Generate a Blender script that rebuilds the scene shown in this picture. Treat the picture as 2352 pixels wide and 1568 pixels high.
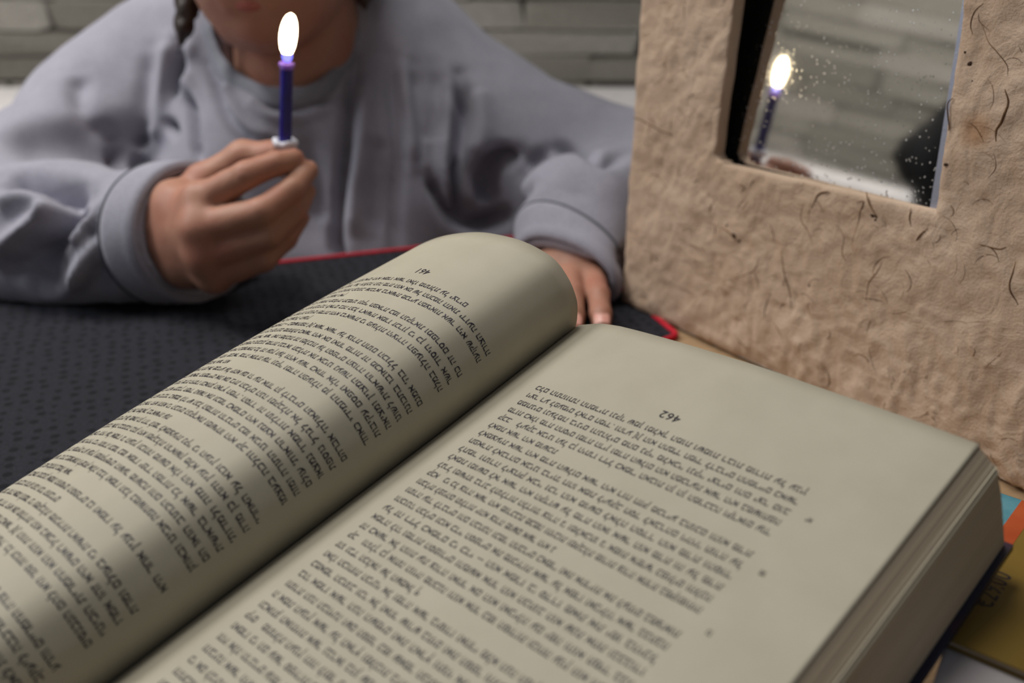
import bpy, bmesh, math, random
import numpy as np
from mathutils import Vector, Matrix

for o in list(bpy.data.objects):
    bpy.data.objects.remove(o)
SC = bpy.context.scene
COL = SC.collection
rnd = random.Random(7)
rng = np.random.default_rng(7)

# ------------------------------------------------------------------ camera
PITCH = math.radians(24.0)
CAMZ = 0.285
FPX = 2395.36
cam_data = bpy.data.cameras.new('camera')
cam_data.sensor_width = 36.0
cam_data.lens = FPX / 2352 * 36.0
cam_data.clip_start = 0.01
cam_data.dof.use_dof = True
cam_data.dof.focus_distance = 0.445
cam_data.dof.aperture_fstop = 6.6
cam = bpy.data.objects.new('camera', cam_data)
COL.objects.link(cam)
cam.location = (0, 0, CAMZ)
cam.rotation_euler = (math.radians(90) - PITCH, 0, 0)
SC.camera = cam

# ------------------------------------------------------------------ world, lights, exposure
world = bpy.data.worlds.new('world')
SC.world = world
world.use_nodes = True
bg = world.node_tree.nodes['Background']
bg.inputs[0].default_value = (0.80, 0.86, 1.0, 1)
bg.inputs[1].default_value = 0.14


def area(name, loc, target, size, power, color):
    l = bpy.data.lights.new(name, 'AREA')
    l.shape = 'RECTANGLE'
    l.size, l.size_y = size
    l.energy = power
    l.color = color
    o = bpy.data.objects.new(name, l)
    COL.objects.link(o)
    o.location = loc
    o.rotation_euler = (Vector(target) - Vector(loc)).to_track_quat('-Z', 'Y').to_euler()
    return o


area('ceiling_panel_light', (-0.30, 0.86, 1.60), (-0.15, 0.75, 0), (0.9, 0.5), 15, (1.0, 0.97, 0.93))
area('left_fill_light', (-1.40, 0.55, 1.05), (0.1, 0.60, 0.12), (0.6, 0.6), 9.0, (0.90, 0.94, 1.0))  # added fill from the left, mainly for the frame; no window there
area('left_wall_fill', (-1.15, 0.95, 1.45), (-1.75, 0.85, -0.05), (0.5, 0.3), 28, (1.0, 0.95, 0.90))  # added fill that brightens the left wall reflected in the mirror; no known lamp
SC.view_settings.view_transform = 'Standard'
SC.view_settings.look = 'None'
SC.view_settings.exposure = -0.30
SC.view_settings.gamma = 1.0
SC.view_settings.use_curve_mapping = False
SC.cycles.max_bounces = 8
SC.cycles.sample_clamp_indirect = 6.0

# ------------------------------------------------------------------ survey helpers (real positions measured from the photo)
ROT = np.array([[1.0, 0, 0], [0, -math.sin(PITCH), math.cos(PITCH)], [0, -math.cos(PITCH), -math.sin(PITCH)]])
CAM = np.array([0, 0, CAMZ])


def ray(x, y):
    return ROT @ np.array([(x - 1176) / FPX, (y - 784) / FPX, 1.0])


def at(x, y, z):            # point at viewing depth z (metres)
    return CAM + ray(x, y) * z


def onz(x, y, h):           # point on the horizontal plane of height h
    d = ray(x, y)
    return CAM + d * ((h - CAMZ) / d[2])


def onplane(x, y, p0, n):
    d = ray(x, y)
    return CAM + d * (((p0 - CAM) @ n) / (d @ n))


# ------------------------------------------------------------------ object helpers
def mesh_obj(name, verts, faces, mat, parent=None, smooth=False, matrix=None):
    me = bpy.data.meshes.new(name)
    me.from_pydata([tuple(map(float, v)) for v in verts], [], [tuple(int(i) for i in f) for f in faces])
    me.update()
    if smooth:
        me.shade_smooth()
    if mat:
        me.materials.append(mat)
    o = bpy.data.objects.new(name, me)
    COL.objects.link(o)
    if matrix is not None:
        o.matrix_world = matrix
    if parent is not None:
        o.parent = parent
    return o


def bm_obj(name, bm, mat, parent=None, smooth=False):
    me = bpy.data.meshes.new(name)
    bm.to_mesh(me)
    bm.free()
    if smooth:
        me.shade_smooth()
    if mat:
        me.materials.append(mat)
    o = bpy.data.objects.new(name, me)
    COL.objects.link(o)
    if parent is not None:
        o.parent = parent
    return o


def empty(name, mat4):
    o = bpy.data.objects.new(name, None)
    o.empty_display_size = 0.02
    COL.objects.link(o)
    o.matrix_world = mat4
    return o


def tag(o, label, cat, group=None):
    o['label'] = label
    o['category'] = cat
    if group:
        o['group'] = group
    return o


def struct(o):
    o['kind'] = 'structure'
    return o


def frame_matrix(origin, ex, ey, ez):
    m = Matrix.Identity(4)
    for i in range(3):
        m[i][0], m[i][1], m[i][2], m[i][3] = float(ex[i]), float(ey[i]), float(ez[i]), float(origin[i])
    return m


def bm_box(bm, lo, hi, bevel=0.0, segs=2):
    r = bmesh.ops.create_cube(bm, size=1.0)
    vs = r['verts']
    for v in vs:
        v.co = Vector([lo[i] + (v.co[i] + 0.5) * (hi[i] - lo[i]) for i in range(3)])
    if bevel > 0:
        es = list({e for v in vs for e in v.link_edges})
        bmesh.ops.bevel(bm, geom=es, offset=bevel, segments=segs, profile=0.5, affect='EDGES')


def box_obj(name, lo, hi, mat, parent=None, bevel=0.0, segs=2, smooth=False):
    bm = bmesh.new()
    bm_box(bm, lo, hi, bevel, segs)
    return bm_obj(name, bm, mat, parent, smooth)


def tube(points, radius, segs=8, closed=False, cap=True):
    P = [np.array(p, float) for p in points]
    n = len(P)
    rr = radius if hasattr(radius, '__len__') else [radius] * n
    V, F = [], []
    prev = None
    for i, p in enumerate(P):
        if closed:
            t = P[(i + 1) % n] - P[i - 1]
        else:
            t = P[min(i + 1, n - 1)] - P[max(i - 1, 0)]
        t = t / (np.linalg.norm(t) + 1e-12)
        if prev is None:
            a = np.cross(t, [0, 0, 1.0])
            if np.linalg.norm(a) < 1e-3:
                a = np.cross(t, [1.0, 0, 0])
        else:
            a = prev - t * (prev @ t)
        a = a / (np.linalg.norm(a) + 1e-12)
        b = np.cross(t, a)
        prev = a
        for k in range(segs):
            w = 2 * math.pi * k / segs
            V.append(p + rr[i] * (math.cos(w) * a + math.sin(w) * b))
    m = n if closed else n - 1
    for i in range(m):
        for k in range(segs):
            a0 = i * segs + k
            a1 = i * segs + (k + 1) % segs
            b0 = ((i + 1) % n) * segs + k
            b1 = ((i + 1) % n) * segs + (k + 1) % segs
            F.append((a0, a1, b1, b0))
    if not closed and cap:
        F.append(tuple(range(segs))[::-1])
        F.append(tuple(range((n - 1) * segs, n * segs)))
    return V, F


def lathe(profile, segs=24):     # profile: (r, z)
    V, F = [], []
    for r, z in profile:
        for k in range(segs):
            w = 2 * math.pi * k / segs
            V.append((r * math.cos(w), r * math.sin(w), z))
    n = len(profile)
    for i in range(n - 1):
        for k in range(segs):
            F.append((i * segs + k, i * segs + (k + 1) % segs, (i + 1) * segs + (k + 1) % segs, (i + 1) * segs + k))
    F.append(tuple(range(segs))[::-1])
    F.append(tuple(range((n - 1) * segs, n * segs)))
    return V, F


def catmull(pts, n=400):
    P = np.array(pts, float)
    P = np.vstack([2 * P[0] - P[1], P, 2 * P[-1] - P[-2]])
    out = []
    m = len(P) - 3
    for t in np.linspace(0, m - 1e-9, n):
        i = int(t)
        f = t - i
        a, b, c, d = P[i], P[i + 1], P[i + 2], P[i + 3]
        out.append(0.5 * (2 * b + (c - a) * f + (2 * a - 5 * b + 4 * c - d) * f * f + (3 * b - a - 3 * c + d) * f ** 3))
    return np.array(out)


# ------------------------------------------------------------------ value noise for relief
def vnoise(P, scale, seed=0):
    P = np.asarray(P) * scale
    i = np.floor(P).astype(np.int64)
    f = P - i
    f = f * f * (3 - 2 * f)

    def hsh(a):
        h = (a[:, 0] * 73856093) ^ (a[:, 1] * 19349663) ^ (a[:, 2] * 83492791) ^ (seed * 2654435761)
        h = (h ^ (h >> 13)) * 1274126177
        h = h & 0x7fffffff
        h = (h ^ (h >> 16)) & 0xffff
        return h / 65535.0
    r = 0
    for dx in (0, 1):
        for dy in (0, 1):
            for dz in (0, 1):
                w = (f[:, 0] if dx else 1 - f[:, 0]) * (f[:, 1] if dy else 1 - f[:, 1]) * (f[:, 2] if dz else 1 - f[:, 2])
                r = r + w * hsh(i + np.array([dx, dy, dz]))
    return r * 2 - 1


# ------------------------------------------------------------------ materials
def srgb(r, g, b):
    def c(v):
        v /= 255.0
        return v / 12.92 if v <= 0.04045 else ((v + 0.055) / 1.055) ** 2.4
    return (c(r), c(g), c(b), 1)


class M:
    def __init__(s, name, color, rough=0.7, metallic=0.0, spec=0.3):
        s.m = bpy.data.materials.new(name)
        s.m.use_nodes = True
        s.t = s.m.node_tree
        s.b = s.t.nodes['Principled BSDF']
        s.b.inputs['Base Color'].default_value = color
        s.b.inputs['Roughness'].default_value = rough
        s.b.inputs['Metallic'].default_value = metallic
        s.b.inputs['Specular IOR Level'].default_value = spec
        s.tc = None

    def n(s, typ, **kw):
        nd = s.t.nodes.new(typ)
        for k, v in kw.items():
            if k in nd.inputs:
                nd.inputs[k].default_value = v
            else:
                setattr(nd, k, v)
        return nd

    def link(s, a, b):
        s.t.links.new(a, b)

    def coord(s, scale=(1, 1, 1), kind='Object'):
        if s.tc is None:
            s.tc = s.n('ShaderNodeTexCoord')
        mp = s.n('ShaderNodeMapping')
        mp.inputs['Scale'].default_value = scale
        s.link(s.tc.outputs[kind], mp.inputs[0])
        return mp.outputs[0]

    def noise(s, scale, detail=4, rough=0.55, vec=None, dist=0.0):
        nd = s.n('ShaderNodeTexNoise')
        nd.inputs['Scale'].default_value = scale
        nd.inputs['Detail'].default_value = detail
        nd.inputs['Roughness'].default_value = rough
        nd.inputs['Distortion'].default_value = dist
        s.link(vec if vec is not None else s.coord(), nd.inputs['Vector'])
        return nd.outputs[0]

    def ramp(s, fac, stops):
        nd = s.n('ShaderNodeValToRGB')
        els = nd.color_ramp.elements
        while len(els) < len(stops):
            els.new(0.5)
        for e, (p, c) in zip(els, stops):
            e.position = p
            e.color = c
        s.link(fac, nd.inputs[0])
        return nd.outputs[0]

    def mix(s, fac, a, b, mode='MIX'):
        nd = s.n('ShaderNodeMix')
        nd.data_type = 'RGBA'
        nd.blend_type = mode
        for sock, v in ((0, fac), (6, a), (7, b)):
            if isinstance(v, (int, float, tuple)):
                nd.inputs[sock].default_value = v
            else:
                s.link(v, nd.inputs[sock])
        return nd.outputs[2]

    def color(s, sock):
        s.link(sock, s.b.inputs['Base Color'])

    def bump(s, height, strength=0.3, dist=0.001, prev=None):
        nd = s.n('ShaderNodeBump')
        nd.inputs['Strength'].default_value = strength
        nd.inputs['Distance'].default_value = dist
        s.link(height, nd.inputs['Height'])
        if prev is not None:
            s.link(prev, nd.inputs['Normal'])
        s.link(nd.outputs[0], s.b.inputs['Normal'])
        return nd.outputs[0]


def grey(v):
    return (v, v, v, 1)


def make_materials():
    D = {}
    # paper
    m = M('page_paper', srgb(222, 214, 186), 0.62, spec=0.25)
    m.color(m.ramp(m.noise(35, 5), [(0.3, srgb(180, 173, 153)), (0.7, srgb(188, 181, 161))]))
    m.bump(m.noise(2200, 3), 0.15, 0.0002)
    D['paper'] = m.m
    m = M('page_edges', srgb(190, 176, 150), 0.85)
    v = m.coord((4, 4, 1400))
    f = m.noise(1.0, 3, 0.7, v)
    m.color(m.ramp(f, [(0.25, srgb(182, 164, 138)), (0.5, srgb(196, 179, 153)), (0.75, srgb(212, 197, 172))]))
    m.bump(f, 0.5, 0.0003)
    D['edges'] = m.m
    m = M('page_edges_pale', srgb(226, 216, 190), 0.8)
    m.bump(m.noise(900, 2), 0.2, 0.0002)
    D['edges_pale'] = m.m
    m = M('printing_ink', srgb(34, 32, 44), 0.55, spec=0.3)
    m.color(m.ramp(m.noise(1500, 2), [(0.3, srgb(26, 24, 36)), (0.8, srgb(52, 48, 62))]))
    D['ink'] = m.m
    m = M('navy_cover', srgb(28, 34, 58), 0.35, spec=0.5)
    m.color(m.ramp(m.noise(14, 2), [(0.50, srgb(24, 30, 56)), (0.60, srgb(92, 26, 42)), (0.68, srgb(30, 34, 58))]))
    D['cover'] = m.m
    m = M('glue_dark', srgb(60, 50, 38), 0.8)
    m.bump(m.noise(600, 2), 0.3, 0.0003)
    D['glue'] = m.m
    # sweater
    m = M('grey_marl_jersey', srgb(150, 150, 158), 0.95, spec=0.1)
    a = m.noise(900, 4, 0.7)
    b = m.noise(45, 3)
    c1 = m.ramp(a, [(0.3, srgb(138, 137, 148)), (0.55, srgb(165, 163, 175)), (0.75, srgb(186, 183, 195))])
    m.color(m.mix(0.25, c1, m.ramp(b, [(0.3, srgb(132, 131, 142)), (0.7, srgb(168, 167, 177))])))
    p = m.bump(m.noise(1200, 3), 0.35, 0.0006)
    m.b.inputs['Sheen Weight'].default_value = 0.15
    D['jersey'] = m.m
    m = M('grey_rib_jersey', srgb(140, 142, 150), 0.95, spec=0.1)
    a = m.noise(800, 4, 0.7)
    m.color(m.ramp(a, [(0.3, srgb(120, 122, 132)), (0.7, srgb(158, 159, 168))]))
    m.bump(m.noise(1000, 3), 0.35, 0.0006)
    D['rib'] = m.m
    m = M('dark_stitching', srgb(92, 94, 102), 0.95)
    m.bump(m.noise(1000, 3), 0.35, 0.0006)
    D['stitch'] = m.m
    m = M('skin', srgb(205, 152, 124), 0.5, spec=0.35)
    m.color(m.mix(m.ramp(m.noise(30, 3), [(0.4, grey(0)), (0.75, grey(0.55))]), srgb(178, 132, 110), srgb(172, 106, 90)))
    m.b.inputs['Subsurface Weight'].default_value = 0.25
    m.b.inputs['Subsurface Radius'].default_value = (1.0, 0.35, 0.2)
    m.b.inputs['Subsurface Scale'].default_value = 0.006
    m.bump(m.noise(500, 4), 0.15, 0.0005)
    D['skin'] = m.m
    m = M('lip_skin', srgb(170, 100, 90), 0.45)
    m.bump(m.noise(900, 3), 0.2, 0.0004)
    D['lips'] = m.m
    m = M('fingernail', srgb(226, 168, 150), 0.25, spec=0.5)
    m.color(m.ramp(m.noise(200, 2), [(0.3, srgb(222, 160, 146)), (0.7, srgb(230, 176, 160))]))
    D['nail'] = m.m
    m = M('dark_brown_hair', srgb(38, 27, 22), 0.45, spec=0.5)
    m.color(m.ramp(m.noise(1.0, 3, 0.6, m.coord((500, 500, 12))), [(0.3, srgb(24, 17, 14)), (0.7, srgb(62, 44, 34))]))
    m.bump(m.noise(1.0, 2, 0.6, m.coord((900, 900, 15))), 0.6, 0.001)
    D['hair'] = m.m
    m = M('eye_white', srgb(225, 222, 218), 0.2)
    m.color(m.ramp(m.noise(200, 2), [(0.3, srgb(220, 216, 212)), (0.7, srgb(232, 228, 224))]))
    D['eyewhite'] = m.m
    m = M('eye_iris', srgb(70, 48, 32), 0.2)
    m.color(m.ramp(m.noise(800, 2), [(0.3, srgb(50, 34, 24)), (0.7, srgb(90, 62, 40))]))
    D['iris'] = m.m
    m = M('trousers', srgb(40, 42, 54), 0.9)
    m.bump(m.noise(900, 3), 0.3, 0.0006)
    D['trousers'] = m.m
    # candle
    m = M('blue_wax', srgb(34, 24, 142), 0.35, spec=0.5)
    m.color(m.ramp(m.noise(60, 3), [(0.3, srgb(22, 15, 112)), (0.7, srgb(34, 24, 140))]))
    m.b.inputs['Subsurface Weight'].default_value = 0.25
    m.b.inputs['Subsurface Radius'].default_value = (0.4, 0.3, 1.0)
    m.b.inputs['Subsurface Scale'].default_value = 0.003
    D['wax'] = m.m
    m = M('melted_wax_glow', srgb(176, 130, 226), 0.25, spec=0.5)  # lilac colour stands for flame light glowing in the blue wax
    m.color(m.ramp(m.noise(100, 3), [(0.3, srgb(160, 116, 220)), (0.7, srgb(196, 152, 236))]))
    m.b.inputs['Subsurface Weight'].default_value = 0.6
    m.b.inputs['Subsurface Radius'].default_value = (0.8, 0.5, 1.0)
    m.b.inputs['Subsurface Scale'].default_value = 0.004
    D['melt'] = m.m
    m = M('white_wax_guard', srgb(232, 232, 240), 0.5)
    m.bump(m.noise(300, 3), 0.3, 0.0005)
    D['guard'] = m.m
    m = M('wick', srgb(24, 20, 18), 0.9)
    m.bump(m.noise(900, 2), 0.4, 0.0003)
    D['wick'] = m.m
    for nm, colr, st in (('flame_light', (1.0, 0.80, 0.50, 1), 24.0), ('flame_blue', (0.22, 0.22, 1.0, 1), 2.6)):
        mt = bpy.data.materials.new(nm)
        mt.use_nodes = True
        t = mt.node_tree
        t.nodes.clear()
        e = t.nodes.new('ShaderNodeEmission')
        e.inputs[0].default_value = colr
        e.inputs[1].default_value = st
        o = t.nodes.new('ShaderNodeOutputMaterial')
        t.links.new(e.outputs[0], o.inputs[0])
        D[nm] = mt
    # table, mat
    m = M('tan_table_wood', srgb(176, 146, 112), 0.5)
    v = m.coord((2, 30, 2))
    m.color(m.ramp(m.noise(3, 6, 0.6, v, 0.4), [(0.3, srgb(156, 128, 96)), (0.7, srgb(190, 160, 124))]))
    m.bump(m.noise(8, 6, 0.6, v), 0.15, 0.001)
    D['table'] = m.m
    m = M('charcoal_perforated_mat', srgb(44, 44, 50), 0.85, spec=0.15)
    vo = m.n('ShaderNodeTexVoronoi')
    vo.inputs['Scale'].default_value = 105
    vo.inputs['Randomness'].default_value = 0.35
    m.link(m.coord(), vo.inputs['Vector'])
    hole = m.ramp(vo.outputs['Distance'], [(0.22, grey(1)), (0.32, grey(0))])
    base = m.ramp(m.noise(1100, 3), [(0.3, srgb(32, 33, 38)), (0.7, srgb(50, 50, 56))])
    m.color(m.mix(hole, base, srgb(26, 27, 32)))
    pr = m.bump(m.noise(1100, 3), 0.3, 0.0006)
    inv = m.n('ShaderNodeMath', operation='SUBTRACT')
    inv.inputs[0].default_value = 1.0
    m.link(hole, inv.inputs[1])
    m.bump(inv.outputs[0], 0.3, 0.0006, pr)
    D['mat'] = m.m
    m = M('red_piping', srgb(196, 22, 44), 0.6)
    m.color(m.ramp(m.noise(400, 3), [(0.3, srgb(176, 16, 36)), (0.7, srgb(206, 30, 52))]))
    m.bump(m.noise(900, 2), 0.3, 0.0005)
    D['red'] = m.m
    # frame
    m = M('handmade_fibre_paper', srgb(196, 160, 124), 0.92, spec=0.12)
    big = m.noise(14, 4)
    mid = m.noise(70, 5, 0.65, None, 1.2)
    fine = m.noise(650, 4, 0.7)
    c1 = m.ramp(big, [(0.3, srgb(194, 168, 144)), (0.7, srgb(214, 190, 167))])
    c2 = m.mix(m.ramp(mid, [(0.52, grey(0)), (0.72, grey(0.3))]), c1, srgb(168, 134, 102))
    c3 = m.mix(m.ramp(fine, [(0.25, grey(0.35)), (0.55, grey(0))]), c2, srgb(176, 142, 110))
    # two brown stains beside the mirror
    sg = m.n('ShaderNodeVectorMath', operation='DISTANCE')
    m.link(m.coord(), sg.inputs[0])
    D['_stain'] = (m, sg)
    st = m.n('ShaderNodeMapRange')
    st.inputs['From Min'].default_value = 0.004
    st.inputs['From Max'].default_value = 0.011
    st.inputs['To Min'].default_value = 0.55
    st.inputs['To Max'].default_value = 0.0
    m.link(sg.outputs['Value'], st.inputs['Value'])
    m.color(m.mix(st.outputs[0], c3, srgb(158, 106, 52)))
    p = m.bump(m.noise(45, 5, 0.6, None, 1.5), 0.55, 0.003)
    wr = m.n('ShaderNodeTexVoronoi')
    wr.feature = 'DISTANCE_TO_EDGE'
    wr.inputs['Scale'].default_value = 60
    nz = m.n('ShaderNodeTexNoise')
    nz.inputs['Scale'].default_value = 40
    m.link(m.coord(), nz.inputs['Vector'])
    add = m.n('ShaderNodeVectorMath', operation='MULTIPLY_ADD')
    m.link(nz.outputs['Color'], add.inputs[0])
    add.inputs[1].default_value = (0.03, 0.03, 0.03)
    m.link(m.coord(), add.inputs[2])
    m.link(add.outputs[0], wr.inputs['Vector'])
    crk = m.ramp(wr.outputs['Distance'], [(0.0, grey(0)), (0.06, grey(1))])
    p = m.bump(crk, 0.10, 0.0008, p)
    m.bump(fine, 0.7, 0.0009, p)
    D['fibre_paper'] = m.m
    m = M('brown_plant_fibre', srgb(112, 82, 54), 0.9)
    m.color(m.ramp(m.noise(60, 3), [(0.35, srgb(84, 58, 38)), (0.7, srgb(146, 112, 78))]))
    D['fibre'] = m.m
    m = M('dark_plant_knot', srgb(60, 42, 30), 0.95)
    m.bump(m.noise(900, 3), 0.6, 0.0008)
    D['knot'] = m.m
    m = M('silvered_mirror', (0.78, 0.78, 0.77, 1), 0.035, 1.0)
    sp = m.n('ShaderNodeTexVoronoi')
    sp.inputs['Scale'].default_value = 330
    sp.inputs['Randomness'].default_value = 1.0
    m.link(m.coord(), sp.inputs['Vector'])
    dots = m.ramp(sp.outputs['Distance'], [(0.13, grey(1)), (0.22, grey(0))])
    patch = m.ramp(m.noise(38, 3), [(0.38, grey(0)), (0.56, grey(1))])
    dm = m.mix(1.0, dots, patch, 'MULTIPLY')
    rr = m.n('ShaderNodeMapRange')
    m.link(dm, rr.inputs['Value'])
    rr.inputs['To Min'].default_value = 0.035
    rr.inputs['To Max'].default_value = 0.38
    haze = m.ramp(m.noise(25, 4), [(0.3, grey(0.0)), (0.8, grey(0.03))])
    ad = m.n('ShaderNodeMath', operation='ADD')
    m.link(rr.outputs[0], ad.inputs[0])
    m.link(haze, ad.inputs[1])
    m.link(ad.outputs[0], m.b.inputs['Roughness'])
    m.bump(dots, 0.05, 0.0002)
    D['mirror'] = m.m
    m = M('mirror_bevel', (0.72, 0.76, 0.92, 1), 0.42, 1.0)
    m.bump(m.noise(700, 3), 0.25, 0.0003)
    D['bevel'] = m.m
    m = M('backing_and_gap_shade', srgb(26, 23, 20), 0.9)  # backing board, and the shade painted into the gap around the mirror
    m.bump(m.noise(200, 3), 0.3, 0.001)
    D['backing_gap'] = m.m
    # other books
    m = M('mustard_cover', srgb(160, 128, 44), 0.5)
    m.color(m.ramp(m.noise(12, 3), [(0.3, srgb(116, 96, 34)), (0.7, srgb(138, 110, 44))]))
    D['mustard'] = m.m
    m = M('teal_print', srgb(84, 160, 178), 0.5)
    m.color(m.ramp(m.noise(60, 3), [(0.3, srgb(56, 122, 140)), (0.7, srgb(104, 160, 170))]))
    D['teal'] = m.m
    m = M('orange_print', srgb(214, 92, 38), 0.5)
    m.color(m.ramp(m.noise(60, 3), [(0.3, srgb(176, 72, 32)), (0.7, srgb(196, 92, 46))]))
    D['orange'] = m.m
    m = M('white_cover', srgb(212, 206, 206), 0.6)
    m.color(m.ramp(m.noise(20, 3), [(0.3, srgb(176, 169, 168)), (0.7, srgb(190, 183, 182))]))
    D['white'] = m.m
    # room
    for i, (a, b) in enumerate((((140, 136, 126), (164, 160, 150)), ((152, 148, 140), (182, 177, 168)), ((122, 119, 110), (146, 142, 132)))):
        m = M('split_stone_%s' % ('mid', 'pale', 'dark')[i], srgb(*a), 0.9)
        m.color(m.ramp(m.noise(22, 5, 0.6, m.coord(kind='Generated')), [(0.3, srgb(*a)), (0.7, srgb(*b))]))
        m.bump(m.noise(70, 5), 0.6, 0.006)
        D['stone%d' % i] = m.m
    m = M('wall_plaster', srgb(140, 138, 130), 0.9)
    m.bump(m.noise(60, 4), 0.2, 0.003)
    D['plaster'] = m.m
    m = M('stone_joint_mortar', srgb(112, 110, 100), 0.95)
    m.bump(m.noise(200, 4), 0.4, 0.002)
    D['mortar'] = m.m
    m = M('floor_tile_stone', srgb(150, 140, 126), 0.6)
    m.color(m.ramp(m.noise(4, 4), [(0.3, srgb(140, 130, 116)), (0.7, srgb(160, 150, 138))]))
    D['floor'] = m.m
    m = M('off_white_upholstery', srgb(206, 202, 200), 0.8)
    m.color(m.ramp(m.noise(30, 4), [(0.3, srgb(198, 194, 192)), (0.7, srgb(214, 210, 208))]))
    m.bump(m.noise(500, 4), 0.3, 0.0008)
    D['sofa'] = m.m
    m = M('black_chair_fabric', srgb(24, 25, 28), 0.8)
    m.bump(m.noise(500, 4), 0.3, 0.0008)
    D['black'] = m.m
    m = M('dark_metal', srgb(40, 40, 44), 0.4, 0.8)
    m.bump(m.noise(300, 2), 0.1, 0.0003)
    D['metal'] = m.m
    return D


MT = make_materials()

# ================================================================== ROOM
WB_Y = 1.80
WL_X = -1.75


def plane_wall(name, lo, hi, mat):
    return struct(box_obj(name, lo, hi, mat))


wb = plane_wall('wall_back', (WL_X - 0.1, WB_Y, -0.78), (1.5, WB_Y + 0.1, 1.7), MT['mortar'])
wl = plane_wall('wall_left', (WL_X - 0.1, -1.2, -0.78), (WL_X, WB_Y, 1.7), MT['mortar'])
wr_ = plane_wall('wall_right', (1.5, -1.2, -0.78), (1.6, WB_Y + 0.1, 1.7), MT['plaster'])
fl = plane_wall('floor', (WL_X - 0.1, -1.2, -0.82), (1.6, WB_Y + 0.1, -0.78), MT['floor'])


def stones(parent, along, lo, hi, z0, z1, face, lmin, lmax):
    """split-stone cladding, one object per stone; along = axis 0 or 1"""
    z = z0
    cache = []
    for mi in range(3):
        for k in range(6):
            bm = bmesh.new()
            bmesh.ops.create_cube(bm, size=1.0)
            bmesh.ops.bevel(bm, geom=bm.edges[:], offset=0.06, segments=1, affect='EDGES')
            for v in bm.verts:
                v.co += Vector((rnd.uniform(-.03, .03), rnd.uniform(-.12, .12), rnd.uniform(-.03, .03)))
            me = bpy.data.meshes.new('brick')
            bm.to_mesh(me)
            bm.free()
            me.materials.append(MT['stone%d' % mi])
            cache.append(me)
    while z < z1:
        h = rnd.uniform(0.040, 0.052)
        x = lo - rnd.uniform(0, 0.1)
        while x < hi:
            L = rnd.uniform(lmin, lmax)
            me = rnd.choice(cache)
            o = bpy.data.objects.new('brick', me)
            COL.objects.link(o)
            o.parent = parent
            dep = rnd.uniform(0.020, 0.028)
            c = min(x + L, hi + 0.08)
            if along == 0:
                o.location = ((x + c) / 2, face - dep / 2 + 0.003, z + h / 2)
                o.scale = (c - x - 0.002, dep, h - 0.002)
            else:
                o.location = (face + dep / 2 - 0.003, (x + c) / 2, z + h / 2)
                o.rotation_euler = (0, 0, math.pi / 2)
                o.scale = (c - x - 0.002, dep, h - 0.002)
            x += L
        z += h


stones(wb, 0, WL_X + 0.12, 1.3, -0.08, 0.58, WB_Y, 0.13, 0.34)
stones(wl, 1, 0.1, WB_Y - 0.1, 0.0, 0.80, WL_X, 0.18, 0.36)

# ================================================================== SOFA along the walls
sofa = empty('sofa', Matrix.Translation((0, 1.5, -0.78)))
tag(sofa, 'off-white upholstered corner bench with low flat backrest in front of the stone wall', 'sofa')


def child_box(name, lo, hi, mat, parent, bevel=0.0, segs=3, smooth=False):
    o = box_obj(name, lo, hi, mat, None, bevel, segs, smooth)
    o.parent = parent
    o.matrix_parent_inverse = parent.matrix_world.inverted()
    return o


def adopt(o, parent):
    o.parent = parent
    o.matrix_parent_inverse = parent.matrix_world.inverted()
    return o


bpy.context.view_layer.update()
for x0, x1 in ((-1.36, -0.36), (-0.35, 0.65), (0.66, 1.45)):
    child_box('back_cushion', (x0, 1.55, -0.33), (x1, 1.745, -0.028), MT['sofa'], sofa, 0.025, 4, True)
    child_box('seat_cushion', (x0, 1.06, -0.47), (x1, 1.56, -0.345), MT['sofa'], sofa, 0.03, 4, True)
child_box('base', (-1.40, 1.10, -0.78), (1.45, 1.74, -0.47), MT['sofa'], sofa, 0.01)
for y0, y1 in ((-0.3, 0.37), (0.38, 1.04)):
    child_box('back_cushion', (-1.69, y0, -0.42), (-1.52, y1, 0.068), MT['sofa'], sofa, 0.025, 4, True)
child_box('seat_cushion', (-1.50, -0.3, -0.47), (-1.15, 1.04, -0.345), MT['sofa'], sofa, 0.03, 4, True)
child_box('base', (-1.69, -0.3, -0.78), (-1.16, 1.04, -0.47), MT['sofa'], sofa, 0.01)

# ================================================================== TABLE and MAT
te = np.array([0.9479, 0.3185, 0]); te /= np.linalg.norm(te)     # back edge direction
tn = np.array([-te[1], te[0], 0])
P0 = onz(900, 583, 0.0)
tm = frame_matrix(P0 * np.array([1, 1, 0]), te, tn, (0, 0, 1))
table = empty('table', tm @ Matrix.Translation((0, 0, -0.78)))
tag(table, 'tan wooden table carrying the books, the mat and the paper frame', 'table')
bpy.context.view_layer.update()


def table_box(name, lo, hi, bevel):
    o = box_obj(name, lo, hi, MT['table'], None, bevel, 3)
    o.matrix_world = tm
    adopt(o, table)


table_box('tabletop', (-0.62, -1.0, -0.028), (0.72, 0.006, 0.0), 0.003)
for sx in (-0.56, 0.62):
    for sy in (-0.94, -0.06):
        table_box('leg', (sx - 0.0, sy - 0.0, -0.78), (sx + 0.05, sy + 0.05, -0.028), 0.004)
table_box('apron', (-0.53, -0.90, -0.09), (0.62, -0.88, -0.028), 0.002)
table_box('apron', (-0.53, -0.05, -0.09), (0.62, -0.03, -0.028), 0.002)

# mat, in the table's own frame
TMI = np.array(tm.inverted())


def tloc(p):
    q = TMI @ np.array([p[0], p[1], p[2], 1.0])
    return q[:3]


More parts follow.
